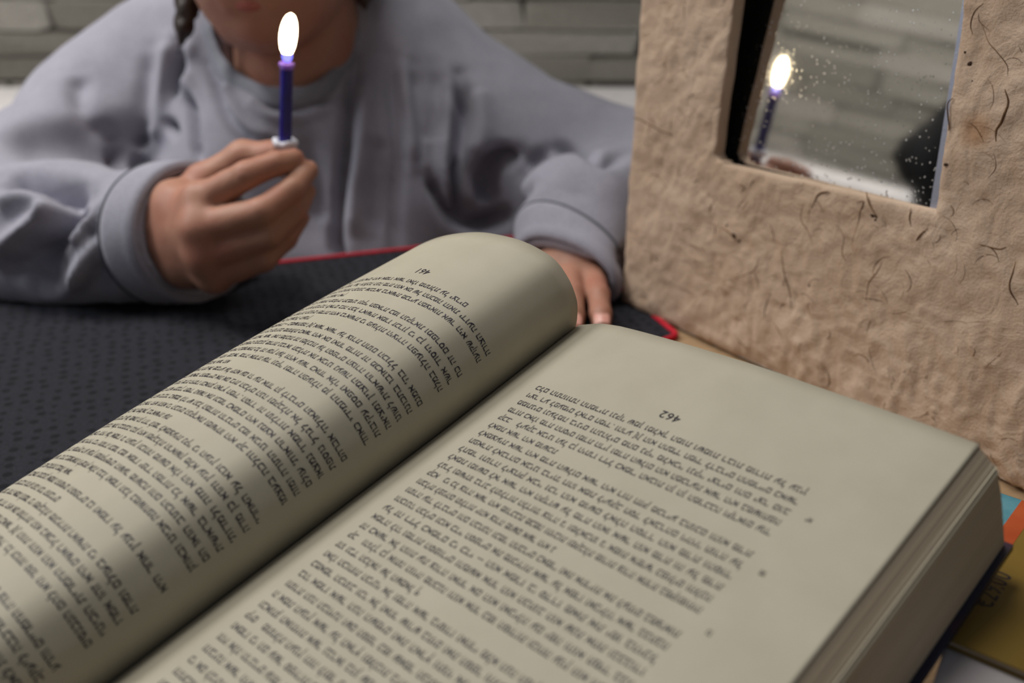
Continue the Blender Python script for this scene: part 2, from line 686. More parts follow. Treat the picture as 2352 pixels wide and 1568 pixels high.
mat_e = empty('desk_mat', tm @ Matrix.Translation((0, 0, 0.0)))
tag(mat_e, 'dark charcoal perforated desk mat with thin red piped edge under the open book', 'mat')
bpy.context.view_layer.update()
corner = onz(1556, 777, 0.0)
MATP = [(corner[:2], .005), (np.array([0.036, 0.865]), .045), (P0[:2] - te[:2] * 0.50, .04), (np.array([-0.52, 0.28]), .03), (np.array([-0.22, 0.36]), .05)]
outline = []
mloc = [(tloc((p[0], p[1], 0))[:2], r) for p, r in MATP]
for i, (p, r) in enumerate(mloc):
    a, b = mloc[i - 1][0] - p, mloc[(i + 1) % len(mloc)][0] - p
    a, b = a / np.linalg.norm(a), b / np.linalg.norm(b)
    for t in np.linspace(0, 1, 9):
        outline.append(tuple(p + a * r * (1 - t) ** 2 + b * r * t ** 2))
# densify
dense = []
for i, p in enumerate(outline):
    q = outline[(i + 1) % len(outline)]
    d = math.dist(p, q)
    n = max(1, int(d / 0.02))
    for k in range(n):
        dense.append((p[0] + (q[0] - p[0]) * k / n, p[1] + (q[1] - p[1]) * k / n))
nd = len(dense)
V = [(x, y, 0.0002) for x, y in dense] + [(x, y, 0.0024) for x, y in dense]
F = [tuple(range(nd))[::-1], tuple(range(nd, 2 * nd))] + [(i, (i + 1) % nd, nd + (i + 1) % nd, nd + i) for i in range(nd)]
mesh_obj('sheet', V, F, MT['mat'], mat_e)
V, F = tube([(x, y, 0.0024) for x, y in dense], 0.0021, 8, closed=True)
mesh_obj('piping', V, F, MT['red'], mat_e, True)

# ================================================================== OPEN BOOK
O = np.array([0.009907146641642293, 0.3757253024394339, 0.097192036761057])
EU = np.array([0.7192087355086981, -0.694420772985855, 0.022772457348890038])
EV = np.array([-0.6734571909841742, -0.7048077541296308, -0.22293820137080833])
EN = np.array([-0.1708631226440769, -0.14500282674649217, 0.97456655676041])
LP = 0.0055                # line pitch
TW = 0.121                 # text width
# local frame of the book: x = -u (reader's right), y = v, z = n  (right handed)
bookM = frame_matrix(O, -EU, EV, EN)
book = empty('open_book', bookM)
tag(book, 'large thick open book with cream pages of Hebrew text and pages 461 and 462 up', 'book')

RP = catmull([(-.024, -.0075), (-.0211, -.0056), (-.017, -.0039), (-.0078, -.0008), (.0009, .0008), (.0069, .0014), (.0208, .0022),
              (.0426, .0029), (.0726, .0032), (.0999, .0023), (.1329, .0013), (.1554, 0.0)], 900)
LPp = catmull([(-.0243, -.0085), (-.0222, -.0029), (-.0204, .0055), (-.021, .0116), (-.0231, .0177), (-.0281, .0245), (-.035, .0282),
               (-.0475, .0308), (-.0611, .0308), (-.0771, .0289), (-.0981, .0229), (-.115, .0158), (-.130, .0076), (-.143, -.001),
               (-.155, -.0105), (-.163, -.018), (-.167, -.0225)], 1200)
V0, V1 = -0.0512, 0.218


def arc(P):
    return np.concatenate([[0], np.cumsum(np.linalg.norm(np.diff(P, axis=0), axis=1))])


SR, SL = arc(RP), arc(LPp)


def surf(side, s, v, off=0.0):
    P, S = (RP, SR) if side == 'R' else (LPp, SL)
    s = np.asarray(s, float)
    v = np.asarray(v, float)
    u = np.interp(s, S, P[:, 0])
    n = np.interp(s, S, P[:, 1])
    e = 0.0004
    du = np.interp(s + e, S, P[:, 0]) - np.interp(s - e, S, P[:, 0])
    dn = np.interp(s + e, S, P[:, 1]) - np.interp(s - e, S, P[:, 1])
    if side == 'R':
        f = np.clip((v + 0.05) / 0.08, 0, 1)
        n = n - f * np.where(n > 0, n * 0.6, 0) - f * 0.0016 * np.clip((-u) / 0.024, 0, 1)
        nu, nn = -dn, du
    else:
        b = np.clip((-u - 0.05) / 0.07, 0, 1)
        n = n + 0.0045 * np.sin(np.pi * np.clip((v + 0.05) / 0.28, 0, 1)) * b
        n = n - 0.0015 * np.clip((v + 0.05) / 0.08, 0, 1) * np.clip((u + 0.035) / 0.012, 0, 1)
        nu, nn = dn, -du
    L = np.sqrt(nu * nu + nn * nn) + 1e-12
    return u + off * nu / L, v, n + off * nn / L


def loc(u, v, n):
    return np.stack([-u, v + 0 * u, n], -1)


def leaf(name, side, mat, lift, thick):
    P, S = (RP, SR) if side == 'R' else (LPp, SL)
    L = S[-1]
    nu, nv = 130, 40
    s = np.linspace(0, L, nu)
    vs = np.linspace(V0, V1, nv)
    ss, vv = np.meshgrid(s, vs, indexing='ij')
    top = loc(*surf(side, ss.ravel(), vv.ravel(), lift))
    bot = loc(*surf(side, ss.ravel(), vv.ravel(), lift - thick))
    V = np.vstack([top, bot])
    N = nu * nv
    F = []
    idx = lambda i, j: i * nv + j
    for i in range(nu - 1):
        for j in range(nv - 1):
            a, b, c, d = idx(i, j), idx(i + 1, j), idx(i + 1, j + 1), idx(i, j + 1)
            q = (a, b, c, d) if side == 'L' else (a, d, c, b)
            q = (a, d, c, b)if side == 'L' else (a, b, c, d)
            F.append(q)
            F.append(tuple(x + N for x in q[::-1]))
    for i in range(nu - 1):
        for j in (0, nv - 1):
            F.append((idx(i, j), idx(i + 1, j), idx(i + 1, j) + N, idx(i, j) + N))
    for j in range(nv - 1):
        for i in (0, nu - 1):
            F.append((idx(i, j), idx(i, j + 1), idx(i, j + 1) + N, idx(i, j) + N))
    o = mesh_obj(name, V, F, mat, book, True)
    bm = bmesh.new()
    bm.from_mesh(o.data)
    bmesh.ops.recalc_face_normals(bm, faces=bm.faces)
    bm.to_mesh(o.data)
    bm.free()
    o.data.shade_smooth()
    return o


leafR = leaf('page_leaf', 'R', MT['paper'], 0.0, 0.00025)
leafL = leaf('page_leaf', 'L', MT['paper'], 0.0, 0.00025)


def block(name, section, mat, v0, v1, nv=24, side=None):
    """prism of a (u,n) polygon along v; top of section may follow the page surface"""
    n = len(section)
    V = []
    for v in np.linspace(v0, v1, nv):
        for (u, h) in section:
            V.append((-u, v, h))
    F = []
    for j in range(nv - 1):
        for i in range(n):
            a, b = j * n + i, j * n + (i + 1) % n
            F.append((a, b, b + n, a + n))
    F.append(tuple(range(n)))
    F.append(tuple(range((nv - 1) * n, nv * n))[::-1])
    o = mesh_obj(name, V, F, mat, book)
    bm = bmesh.new()
    bm.from_mesh(o.data)
    bmesh.ops.recalc_face_normals(bm, faces=bm.faces)
    bm.to_mesh(o.data)
    bm.free()
    return o


# right block: pages under 462; layered fore-edge
fe = catmull([(.1554, -.0008), (.1590, -.0045), (.1617, -.0082), (.164, -.0187), (.1655, -.0300), (.1666, -.0395)], 130)
sec = []
for k, (u, n) in enumerate(fe):
    j = rng.uniform(-0.00012, 0.00012)
    sec.append((u + j, n))
top = []
for s in np.linspace(SR[-1] - 0.001, 0.001, 60):
    u, _, n = surf('R', s, 0.05, -0.0004)
    top.append((float(u), float(n) - 0.0006))
secR = sec + [(0.10, -.0400), (-0.020, -.0400), (-0.0238, -0.0250)] + top[::-1][:1] + top[::-1][1:]
blkR = block('page_block', secR, MT['edges'], V0 + 0.0006, V1 - 0.0006, 3)
for nn_, pr_, th in ((-.0072, .00035, .00022), (-.0086, .0005, .00032), (-.0101, .00025, .0002)):
    i = int(np.argmin(abs(fe[:, 1] - nn_)))
    u, n = fe[i]
    box = [(u - 0.01, n + th), (u + pr_, n + th), (u + pr_, n - th), (u - 0.01, n - th)]
    block('page_edge', box, MT['edges_pale'], V0 + 0.0002, V1 - 0.001, 2)
# left block: arched pages under 461
topL = []
for s in np.linspace(0.002, SL[-1] - 0.0015, 90):
    u, _, n = surf('L', s, -0.05, -0.0012)
    topL.append((float(u), float(n)))
edgeL = [(topL[-1][0] - 0.02 * t + rng.uniform(-.0002, .0002), topL[-1][1] - 0.015 * t - 0.0006) for t in np.linspace(0.02, 1, 60)]
secL = topL + edgeL + [(-0.10, -0.0400), (-0.030, -0.0405)]
block('page_block', secL, MT['edges'], V0 + 0.0008, V1 - 0.0008, 3)
# covers and spine
block('back_cover', [(-0.022, -.0402), (.1690, -.0397), (.1690, -.0424), (-0.022, -.0429)], MT['cover'], V0 - 0.0012, V1 + 0.003, 2)
block('front_cover', [(-0.032, -.0412), (-.1895, -.0402), (-.1895, -.0424), (-0.032, -.0436)], MT['cover'], V0 - 0.0012, V1 + 0.003, 2)
block('spine', [(-0.020, -.0404), (-0.033, -.0410), (-0.033, -.0445), (-0.020, -.0435)], MT['cover'], V0 - 0.0012, V1 + 0.003, 2)

# ---- type: Hebrew book face drawn with a broad nib (thick horizontals, thin stems)
HEB = {
 'א': (.82, [[(.08, .90), (.74, .10)], [(.70, .92), (.68, .70), (.52, .54)], [(.28, .66), (.12, .40), (.14, .10)]]),
 'ב': (.80, [[(.10, .90), (.58, .90), (.62, .74), (.62, .12)], [(.06, .10), (.76, .10)]]),
 'ג': (.54, [[(.14, .90), (.38, .90), (.42, .30), (.44, .10)], [(.40, .32), (.10, .10)]]),
 'ד': (.80, [[(.06, .90), (.76, .90)], [(.62, .88), (.62, .08)]]),
 'ה': (.80, [[(.08, .90), (.62, .90), (.68, .74), (.68, .08)], [(.18, .52), (.14, .08)]]),
 'ו': (.40, [[(.08, .90), (.26, .90), (.28, .08)]]),
 'ז': (.46, [[(.06, .92), (.42, .88)], [(.24, .88), (.22, .08)]]),
 'ח': (.80, [[(.06, .90), (.62, .90), (.68, .76), (.68, .08)], [(.14, .88), (.14, .08)]]),
 'ט': (.80, [[(.22, .92), (.10, .70), (.14, .10), (.64, .10), (.70, .70), (.56, .92), (.40, .84)]]),
 'י': (.38, [[(.08, .90), (.26, .90), (.26, .66), (.18, .54)]]),
 'כ': (.74, [[(.08, .90), (.52, .90), (.64, .70), (.64, .30), (.52, .10), (.06, .10)]]),
 'ך': (.70, [[(.06, .90), (.58, .90)], [(.56, .86), (.54, -.34)]]),
 'ל': (.70, [[(.12, 1.36), (.12, .92)], [(.12, .90), (.58, .90), (.58, .62), (.30, .06)]]),
 'ם': (.80, [[(.08, .90), (.60, .90), (.68, .76), (.66, .10), (.12, .10), (.14, .88)]]),
 'מ': (.84, [[(.08, .92), (.22, .62), (.10, .10)], [(.22, .66), (.42, .92), (.62, .88), (.72, .60), (.72, .10), (.40, .10)]]),
 'נ': (.54, [[(.14, .90), (.36, .90), (.40, .10), (.06, .10)]]),
 'ן': (.40, [[(.08, .90), (.26, .90), (.24, -.34)]]),
 'ס': (.80, [[(.06, .90), (.58, .90), (.70, .66), (.64, .30), (.42, .08), (.20, .28), (.12, .60), (.18, .88)]]),
 'ע': (.78, [[(.12, .92), (.30, .24)], [(.66, .92), (.64, .50), (.46, .22), (.06, .02)]]),
 'פ': (.80, [[(.32, .52), (.16, .52), (.14, .90), (.56, .90), (.68, .72), (.66, .10), (.08, .10)]]),
 'ף': (.74, [[(.30, .52), (.16, .52), (.12, .90), (.54, .90), (.62, .74), (.60, -.34)]]),
 'צ': (.78, [[(.10, .92), (.66, .16), (.64, .10), (.06, .10)], [(.64, .92), (.62, .68), (.44, .50)]]),
 'ץ': (.70, [[(.10, .92), (.36, .54), (.36, -.34)], [(.60, .92), (.58, .70), (.38, .50)]]),
 'ק': (.78, [[(.06, .90), (.66, .90), (.66, .62), (.44, .30)], [(.16, .54), (.16, -.34)]]),
 'ר': (.72, [[(.06, .90), (.54, .90), (.62, .74), (.62, .08)]]),
 'ש': (.98, [[(.08, .92), (.20, .12), (.58, .12), (.84, .60), (.84, .92)], [(.46, .92), (.44, .60), (.20, .34)]]),
 'ת': (.84, [[(.08, .90), (.62, .90), (.70, .74), (.70, .08)], [(.22, .88), (.20, .20), (.04, .10)]]),
 ',': (.24, [[(.14, 1.0), (.06, .76)]]),
 '.': (.24, [[(.08, .07), (.12, .07)]]),
 '"': (.34, [[(.10, 1.0), (.08, .74)], [(.24, 1.0), (.22, .74)]]),
 '-': (.40, [[(.06, .50), (.32, .50)]]),
 '[': (.34, [[(.26, 1.1), (.12, 1.1), (.12, -.16), (.26, -.16)]]),
 ']': (.34, [[(.08, 1.1), (.22, 1.1), (.22, -.16), (.08, -.16)]]),
}
NIBX, NIBY, HSC = 0.052, 0.095, 0.62


def hull2(P):
    P = sorted(set(P))

    def half(Q):
        h = []
        for p in Q:
            while len(h) > 1 and (h[-1][0] - h[-2][0]) * (p[1] - h[-2][1]) - (h[-1][1] - h[-2][1]) * (p[0] - h[-2][0]) <= 1e-9:
                h.pop()
            h.append(p)
        return h
    a, b = half(P), half(P[::-1])
    return a[:-1] + b[:-1]


GC = {}


def glyph(ch):
    if ch in GC:
        return GC[ch]
    if ch in HEB:
        w, strokes = HEB[ch]
        V, F = [], []
        for st in strokes:
            for p, q_ in zip(st[:-1], st[1:]):
                h = hull2([(round(a[0] + dx * NIBX, 4), round(a[1] + dy * NIBY, 4)) for a in (p, q_) for dx in (-1, 1) for dy in (-1, 1)])
                b = len(V)
                V += h
                F.append(tuple(range(b, b + len(h))))
        GC[ch] = (np.array(V) * HSC, F, (w + .06) * HSC)
        return GC[ch]
    c = bpy.data.curves.new('g', 'FONT')
    c.body = ch
    c.resolution_u = 3
    c.fill_mode = 'FRONT'
    o = bpy.data.objects.new('g', c)
    COL.objects.link(o)
    bpy.context.view_layer.update()
    me = bpy.data.meshes.new_from_object(o.evaluated_get(bpy.context.evaluated_depsgraph_get()))
    vs = np.array([v.co[:] for v in me.vertices]).reshape(-1, 3)[:, :2]
    me.calc_loop_triangles()
    fs = [tuple(t.vertices) for t in me.loop_triangles]
    bpy.data.meshes.remove(me)
    bpy.data.objects.remove(o)
    bpy.data.curves.remove(c)
    GC[ch] = (vs, fs, vs[:, 0].max() + .06)
    return GC[ch]


def advance(ch):
    return 0.30 if ch == ' ' else glyph(ch)[2]


class Print:
    def __init__(s):
        s.V, s.F, s.n = [], [], 0

    def put(s, side, ch, s0, v0, sx, sy, mirror_s=-1, bold=0.0):
        vs, fs, w = glyph(ch)
        if not len(vs):
            return
        for dy in ((0, bold) if bold else (0,)):
            ss = s0 + mirror_s * vs[:, 0] * sx
            vv = v0 + (vs[:, 1] + dy) * sy
            if side == 'L':
                u, v, n = surf('L', ss, vv, 0.00010)
            else:
                u, v, n = surf('R', ss, vv, 0.00010)
            s.V.append(loc(u, v, n))
            s.F += [tuple(i + s.n for i in f) for f in fs]
            s.n += len(vs)

    def line(s, side, text, sa, v, em=0.0042, width=None, frac=1.0):
        """Hebrew line whose first letter sits at low u.  sa maps distance along the line to surface arc"""
        adv = [advance(c) for c in text]
        tot = sum(adv)
        sx = em * 0.80
        if width:
            sx = width / tot
        p = 0.0
        for c, a in zip(text, adv):
            if c != ' ':
                pos = p + a * sx
                if side == 'R':
                    s.put('R', c, sa + pos, v, sx, em, -1, 0.0)
                else:
                    s.put('L', c, sa - pos, v, sx, em, +1, 0.0)
            p += a * sx
        return p

    def number(s, side, text, sc, v, em):
        adv = [advance(c) for c in text]
        tot = sum(adv) * em
        p = 0.0
        for c, a in zip(text, adv):
            x0 = p - tot / 2
            vs, fs, w = glyph(c)
            if side == 'R':
                s.put('R', c, sc - x0, v, em, em, -1, 0.02)
            else:
                s.put('L', c, sc + x0, v, em, em, +1, 0.02)
            p += a * em

    def build(s, name, parent):
        V = np.vstack(s.V)
        o = mesh_obj(name, V, s.F, MT['ink'], None)
        o.parent = parent
        return o


RT = [
 'כלם התהוותה החמרית ונקו, שמן ומלאך המות ושמות רבות מורות על ענין',
 'ויצר רע לפעמים לאדם חמיד. והרע [ו] הוא התמ"ד חמיד לדברים החמריים כאשר',
 'ממתנים ונעלמה בינים והנהלים מהם נקי, מלאכי, ונקי, יצרים והם יצר טוב',
 'מדות כאלו מדת החסים ומדת הדין ומדת השלום הוא המכרעת אשר היא במשותפה',
 'קכב   ליעקב אבינו ועל כן היתרו רז"ל כאמר, האבות הן הן המרכבה וקראום עוד',
 ('לאמת אשר היא מושכת', .29),
 'לאמצעית אשר היא מדת השלום אשר היא רוח חזק מכריע בתוכם והוא מדת',
 'תפארת לאברהם אבינו ברית, וזהו אמת ליעקב חסד לאברהם ויהיו, תורה על',
 'לתמר ותורה ליצחק אבי, וכו, הוא מושם לאלה הסדר הוא מדת והסוד',
 'לאמת ומושם לא, אשר היא הקדוש על מדת הואו אשר הוא מדת וה על מדת',
 'לגרל ומשיחו ברוב לתולדות הלדות, צורה ג, ומלאכתו ג, אמות א,מ,ש, כפולים והלכה',
 'קכא   כי כל צורה אשר היא מורכבת מכמה ותיבות ומקבלת מורות צורה אחרת במקומותיה',
 ('ותכלית לפניהם תולדות יוהא צורה מושם אשר היא ג', .56),
 'ותורה עוד לדברים והם הבחנה וכמו, החברים כאמר, ואת אחריות את לעתים במציאות',
 'והכונה, הכלים וכוא כדי, הספרים את מזכירות אשר על אמרו ואכילה, אשר בכתבה',
 'על זה רז"ל כאמרם כי כדי -- הוא אמרו ב, סדרו מאת את ימו בהיכל',
 'אמרה לה, ומדות הספורים והמשא אחר הוא הכתוב הוא שנת אחת ובכבודו',
 'זה כאשר אל הוות עת צורה ואחר אם הוא ואכילה עם ימה והוא תמיד בכל',
 'קכ   והולך כן אותה הוויה מהכנה והוא אחר כמו הסודות וכוחה ענין הוא ותכלית',
 ('זהו וב"ד הכלאה של השמאל ף', .36),
 'ואלו הכוחות הכינוי אל ומדה אשר ביסודו ואחרי מלא הנה המקום אשר נברא',
 'כמאמר הכתוב וכו, אל ואחר שורש בתים ואת הספר והלכה הוא בעצמו ואין',
 'בה, אמרו אשר הנה השמים ואת הארץ ותהי אל כל הנבראים ואחר כן',
 'ותורת הנה הבחינה ושם הספר כמו שאמר הכתוב בתורה והנה ענין זה מבואר',
 'ה אמת הענין אשר על הארץ ומלכות בית דוד והנה אלו המדות כלן כאחד',
 'ובאותן האותיות אשר נבראו בהן שמים וארץ והן הן אותיות התורה הקדושה',
 'קיט   מתחלת הענין הזה לומר כי כל הדברים שנבראו בעולם יש להם שורש',
 'ואמרו כי הם עשר ספירות בלימה ואין להם סוף ואין להם תכלית והן כלולות',
 'והיו אלה הדברים עומדים ומתקיימים בכח השם יתברך אשר ברא את הכל בחכמה',
 'והבינה אשר היא למעלה מן המדות והיא הנקראת אם הבנים ועליה נאמר',
 'כי אם לבינה תקרא והיא השער הראשון אשר בו נכנסים כל הנכנסים בשלום',
 'והחכמה היא ראשית הכל כמו שנאמר ראשית חכמה יראת ה, ועל זה רמזו',
 'חכמינו זכרונם לברכה באמרם במדרש כי בראשית ברא אלהים בשביל התורה',
 'שנקראת ראשית ובשביל ישראל שנקראו ראשית תבואתו והדברים עתיקים',
 'ועוד יש לנו לומר בזה הענין כי הכל תלוי במזל ואפלו ספר תורה שבהיכל',
 ('ומשם יפרד והיה לארבעה ראשים', .42),
 'והנה כאשר נתבונן במעשה בראשית נמצא כי הכל נעשה בדבור אחד ובמאמר',
]
prt = Print()
sR0 = float(np.interp(0.0, RP[:, 0], SR))
for k, t in enumerate(RT):
    fr = 1.0
    if isinstance(t, tuple):
        t, fr = t
    prt.line('R', t, sR0, k * LP - 0.0012, width=TW * fr)
prt.build('printed_text', leafR)
prt = Print()
prt.number('R', '462', sR0 + 0.0592, -0.0093 - 0.0020, 0.0057)
o = prt.build('page_number', leafR)
for t, v in (('יא', 1.97), ('מו', 6.94), ('נז', 12.05), ('סב', 18.2), ('עד', 24.3)):
    prt = Print()
    prt.line('R', t, sR0 + 0.1265, v * LP - 0.0012, em=0.0034)
    prt.build('margin_note', leafR)

words = [w for t in RT for w in (t[0] if isinstance(t, tuple) else t).split() if len(w) > 1]
LT_end = {0: 'החכמה הזאת ידועה הצורה', 1: 'המציאות אשר היא שקועה', 3: 'הנקראת ומפרסם זה כח', 4: 'ראשית אמרו זכרון כי כן היסוד אשר',
          5: 'כי פעולות היצירה הפעולה במלה', 7: 'צורת חתום הכולל בה, אמנם', 8: 'מדות זה מכאובו בתכונה', 9: 'הצורה הראשית לשונו',
          10: 'נעשה המצוין ומציאה', 11: 'כאחד אלו, ואפסם עקיבות', 12: 'הפעולה מן התמידי כאחד', 14: 'הגאולה, אברהם', 15: 'נוספת',
          16: 'אמרו, נמצאו', 17: 'הראות, עולם', 18: 'ומזה', 21: 'על האחרי,', 22: 'והוא כן מדה', 23: 'הוא מזה ולמדות,'}
SHORT = {-1: .82, 2: .30, 6: .33, 13: .28, 20: .45, 27: .40, 29: .52, 34: .35}
wr2 = random.Random(3)
prt = Print()
SLs = 0.0215          # arc where a full line ends, beside the gutter
for k in range(-1, 40):
    fr = SHORT.get(k, 1.0)
    end = LT_end.get(k, '')
    target = 62 * fr
    s_ = ''
    while len(s_) + len(end) < target:
        s_ += wr2.choice(words) + ' '
    s_ += end
    s_ = s_.strip()
    if k >= 0 and SHORT.get(k - 1) is None and k > 0 and (k + 1) in SHORT:
        pass
    prt.line('L', s_, SLs + TW, (k + 0.62) * LP - 0.0012, width=TW * fr)
prt.build('printed_text', leafL)
prt = Print()
prt.number('L', '461', SLs + 0.058, -2.1 * LP - 0.0014, 0.0057)
prt.build('page_number', leafL)

# ================================================================== BOOKS UNDERNEATH
ZT = 0.060
A = onz(2320, 1138, ZT)
e1 = onz(2352, 1540, ZT) - onz(2175, 1465, ZT); e1 /= np.linalg.norm(e1)
e2 = np.array([e1[1], -e1[0], 0.0])          # towards the viewer
if e2[1] > 0:
    e2 = -e2
near = onz(2175, 1465, ZT)
w2 = float((near - A) @ e2)
base_y = A - e1 * 0.004
ym = frame_matrix((base_y[0], base_y[1], 0.0565), e1, -e2, (0, 0, 1))      # x along far edge, -y towards viewer
yb = empty('mustard_book', ym)
tag(yb, 'mustard-yellow book with price, teal and orange strips, lying under the right of the open book', 'book')
W1 = 0.24
bx = lambda nm, lo, hi, mt, bev=0.0: box_obj(nm, lo, hi, mt, yb, bev, 2)
bx('cover', (0.0, -w2, 0.0028), (W1, 0, 0.0034), MT['mustard'], 0.0001)
bx('cover', (0.0, -w2, 0.0), (W1, 0, 0.0006), MT['mustard'], 0.0001)
bx('page_block', (0.001, -w2 + 0.001, 0.0006), (W1 - 0.001, -0.001, 0.0028), MT['edges'])
bd = lambda x0, x1, mt, nm: bx(nm, (x0, -w2 + 0.0004, 0.00342), (x1, -0.0004, 0.00350), mt)
q = lambda p: (np.array(ym.inverted()) @ np.append(p, 1.0))[:2]
b1 = q(onz(2330, 1183, ZT))[0]
b2 = q(onz(2330, 1150, ZT))[0]
bd(0.0005, 0.0085, MT['teal'], 'teal_strip')
bd(0.0085, 0.0150, MT['orange'], 'orange_strip')
# price, printed along the short side
pc = q(onz(2276, 1350, ZT))
pv, pf = [], []
adv = 0
em = 0.0105
txt = '€29.00'
tot = sum(advance(c) for c in txt) * em * 0.8
for c in txt:
    vs, fs, w = glyph(c)
    b0 = len(pv)
    for p in vs:
        x = adv + p[0] * em * 0.8 - tot / 2
        y = p[1] * em - em * 0.35
        pv.append((pc[0] - y, pc[1] + x, 0.00346))
    pf += [tuple(i + b0 for i in f) for f in fs]
    adv += w * em * 0.8
mesh_obj('price_print', pv, pf, MT['ink'], yb)

w0 = onz(2176, 1466, 0.0562)
wd = onz(2142, 1568, 0.0562) - w0
wd /= np.linalg.norm(wd)
we = np.array([-wd[1], wd[0], 0.0])
if we[0] < 0:
    we = -we
w00 = w0 - wd * 0.05
wm = frame_matrix((w00[0], w00[1], 0.0), we, -wd, (0, 0, 1))
wbk = empty('white_book', wm)
tag(wbk, 'plain white book lying flat below the mustard-yellow book', 'book')
for nm, lo, hi, mt in (('cover', (0, -0.11, 0.0540), (0.20, 0, 0.0562), 'white'), ('cover', (0, -0.11, 0.0002), (0.20, 0, 0.0025), 'white'),
                       ('spine', (0.198, -0.11, 0.0025), (0.20, 0, 0.0540), 'white'), ('page_block', (0.003, -0.107, 0.0025), (0.198, -0.003, 0.0540), 'edges')):
    box_obj(nm, lo, hi, MT[mt], wbk, 0.0004 if mt == 'white' else 0, 1)

# ================================================================== PAPER FRAME WITH MIRROR
def tilt(th, al):
    th, al = math.radians(th), math.radians(al)
    nh = np.array([-math.sin(th), -math.cos(th), 0])
    N = nh * math.cos(al) + np.array([0, 0, math.sin(al)])
    up = np.array([0, 0, 1]) * math.cos(al) - nh * math.sin(al)
    hd = np.array([math.cos(th), -math.sin(th), 0])    # towards the near right end
    return N, up, hd


FN, FU, FH = tilt(55, 4.0)
BL = onz(1423, 695, 0.0026)
fm = frame_matrix(BL, FH, -FN, FU)     # x = along, y = into the frame (away from viewer), z = up
fr_ = empty('mirror_frame', fm)
tag(fr_, 'thick tan handmade-paper picture frame with square mirror standing at the right', 'mirror')


def fl2(x, y):
    p = onplane(x, y, BL, FN) - BL
    return float(p @ FH), float(p @ FU)


FW, FHt, FD = 0.325, 0.46, 0.034
TL = fl2(1465, 0)
oL0, oL1 = fl2(1635, 372), fl2(1683, 0)
oR0, oR1 = fl2(2147, 486), fl2(2212, 0)
OT = oL0[1] + 0.20


def lerp(a, b, t):
    return a + (b - a) * t


def hole_pts(n):
    """opening outline (x,z), slightly irregular, rounded lower-left corner"""
    r = 0.006
    xl = lambda z: oL0[0] + (oL1[0] - oL0[0]) * (z - oL0[1]) / (oL1[1] - oL0[1])
    xr = lambda z: oR0[0] + (oR1[0] - oR0[0]) * (z - oR0[1]) / (oR1[1] - oR0[1])
    zb = lambda x: oL0[1] + (oR0[1] - oL0[1]) * (x - oL0[0]) / (oR0[0] - oL0[0])
    pts = []
    for t in np.linspace(0, 1, n, endpoint=False):      # bottom, left to right
        x = lerp(oL0[0] + r * 0.6, oR0[0], t)
        pts.append((x, zb(x) + (0.0 if t > .03 else 0.0015)))
    for t in np.linspace(0, 1, n, endpoint=False):
        z = lerp(oR0[1], OT, t)
        pts.append((xr(z), z))
    for t in np.linspace(0, 1, n, endpoint=False):
        x = lerp(xr(OT), xl(OT), t)
        pts.append((x, OT))
    for t in np.linspace(0, 1, n, endpoint=False):
        z = lerp(OT, oL0[1] + r * 0.6, t)
        pts.append((xl(z), z))
    return pts


def outer_pts(n):
    pts = []
    b0, b1_, t1, t0 = (0.0, 0.0), (FW, -0.0), (FW + 0.001, FHt), (TL[0] * FHt / TL[1], FHt)
    for a, b in ((b0, b1_), (b1_, t1), (t1, t0), (t0, b0)):
        for t in np.linspace(0, 1, n, endpoint=False):
            pts.append((lerp(a[0], b[0], t), lerp(a[1], b[1], t)))
    return pts


NP = 150
H_, Q_ = np.array(hole_pts(NP)), np.array(outer_pts(NP))
NR = 78
rings = []
for i in range(NR + 1):
    rings.append([(*(H_[k] + (Q_[k] - H_[k]) * i / NR),) for k in range(4 * NP)])
Pn = 4 * NP
verts = []
for i, rg in enumerate(rings):
    for x, z in rg:
        verts.append([x, 0.0, z])
verts = np.array(verts)


def relief(P, amp=1.0):
    a = 0.0010 * vnoise(P, 38, 1) + 0.0008 * vnoise(P, 90, 2) + 0.0006 * vnoise(P, 190, 3)
    low = np.clip((0.085 - P[:, 2]) / 0.07, 0, 1) * np.clip((P[:, 0] - 0.05) / 0.10, 0, 1)          # rougher pulp towards the foot
    wp = P * np.array([1.5, 1, 0.55]) + 0.006 * np.stack([vnoise(P, 60, 11), 0 * P[:, 0], vnoise(P, 60, 12)], 1)
    rid = 1 - np.abs(vnoise(wp, 95, 5))
    a = a + low * (0.0016 * vnoise(wp, 60, 6) + 0.0018 * (rid ** 3 - .4) + 0.0005 * vnoise(wp, 260, 7))
    crease = np.abs(vnoise(P, 55, 9))
    a = a - 0.0005 * np.exp(-(crease / 0.05) ** 2)
    return a * amp


verts[:, 1] -= relief(verts)
# soften outer and inner arris
ed = np.zeros(len(verts))
for i in range(NR + 1):
    d_out = (NR - i)
    ed[i * Pn:(i + 1) * Pn] = 0.0028 * math.exp(-(d_out * 0.5)) + 0.0016 * math.exp(-(i * 0.5))
verts[:, 1] += ed
VV = verts.tolist()
FF = []
for i in range(NR):
    for k in range(Pn):
        a, b = i * Pn + k, i * Pn + (k + 1) % Pn
        FF.append((a, b, b + Pn, a + Pn))
# inner walls of the opening (going in), outer sides
ND = 10


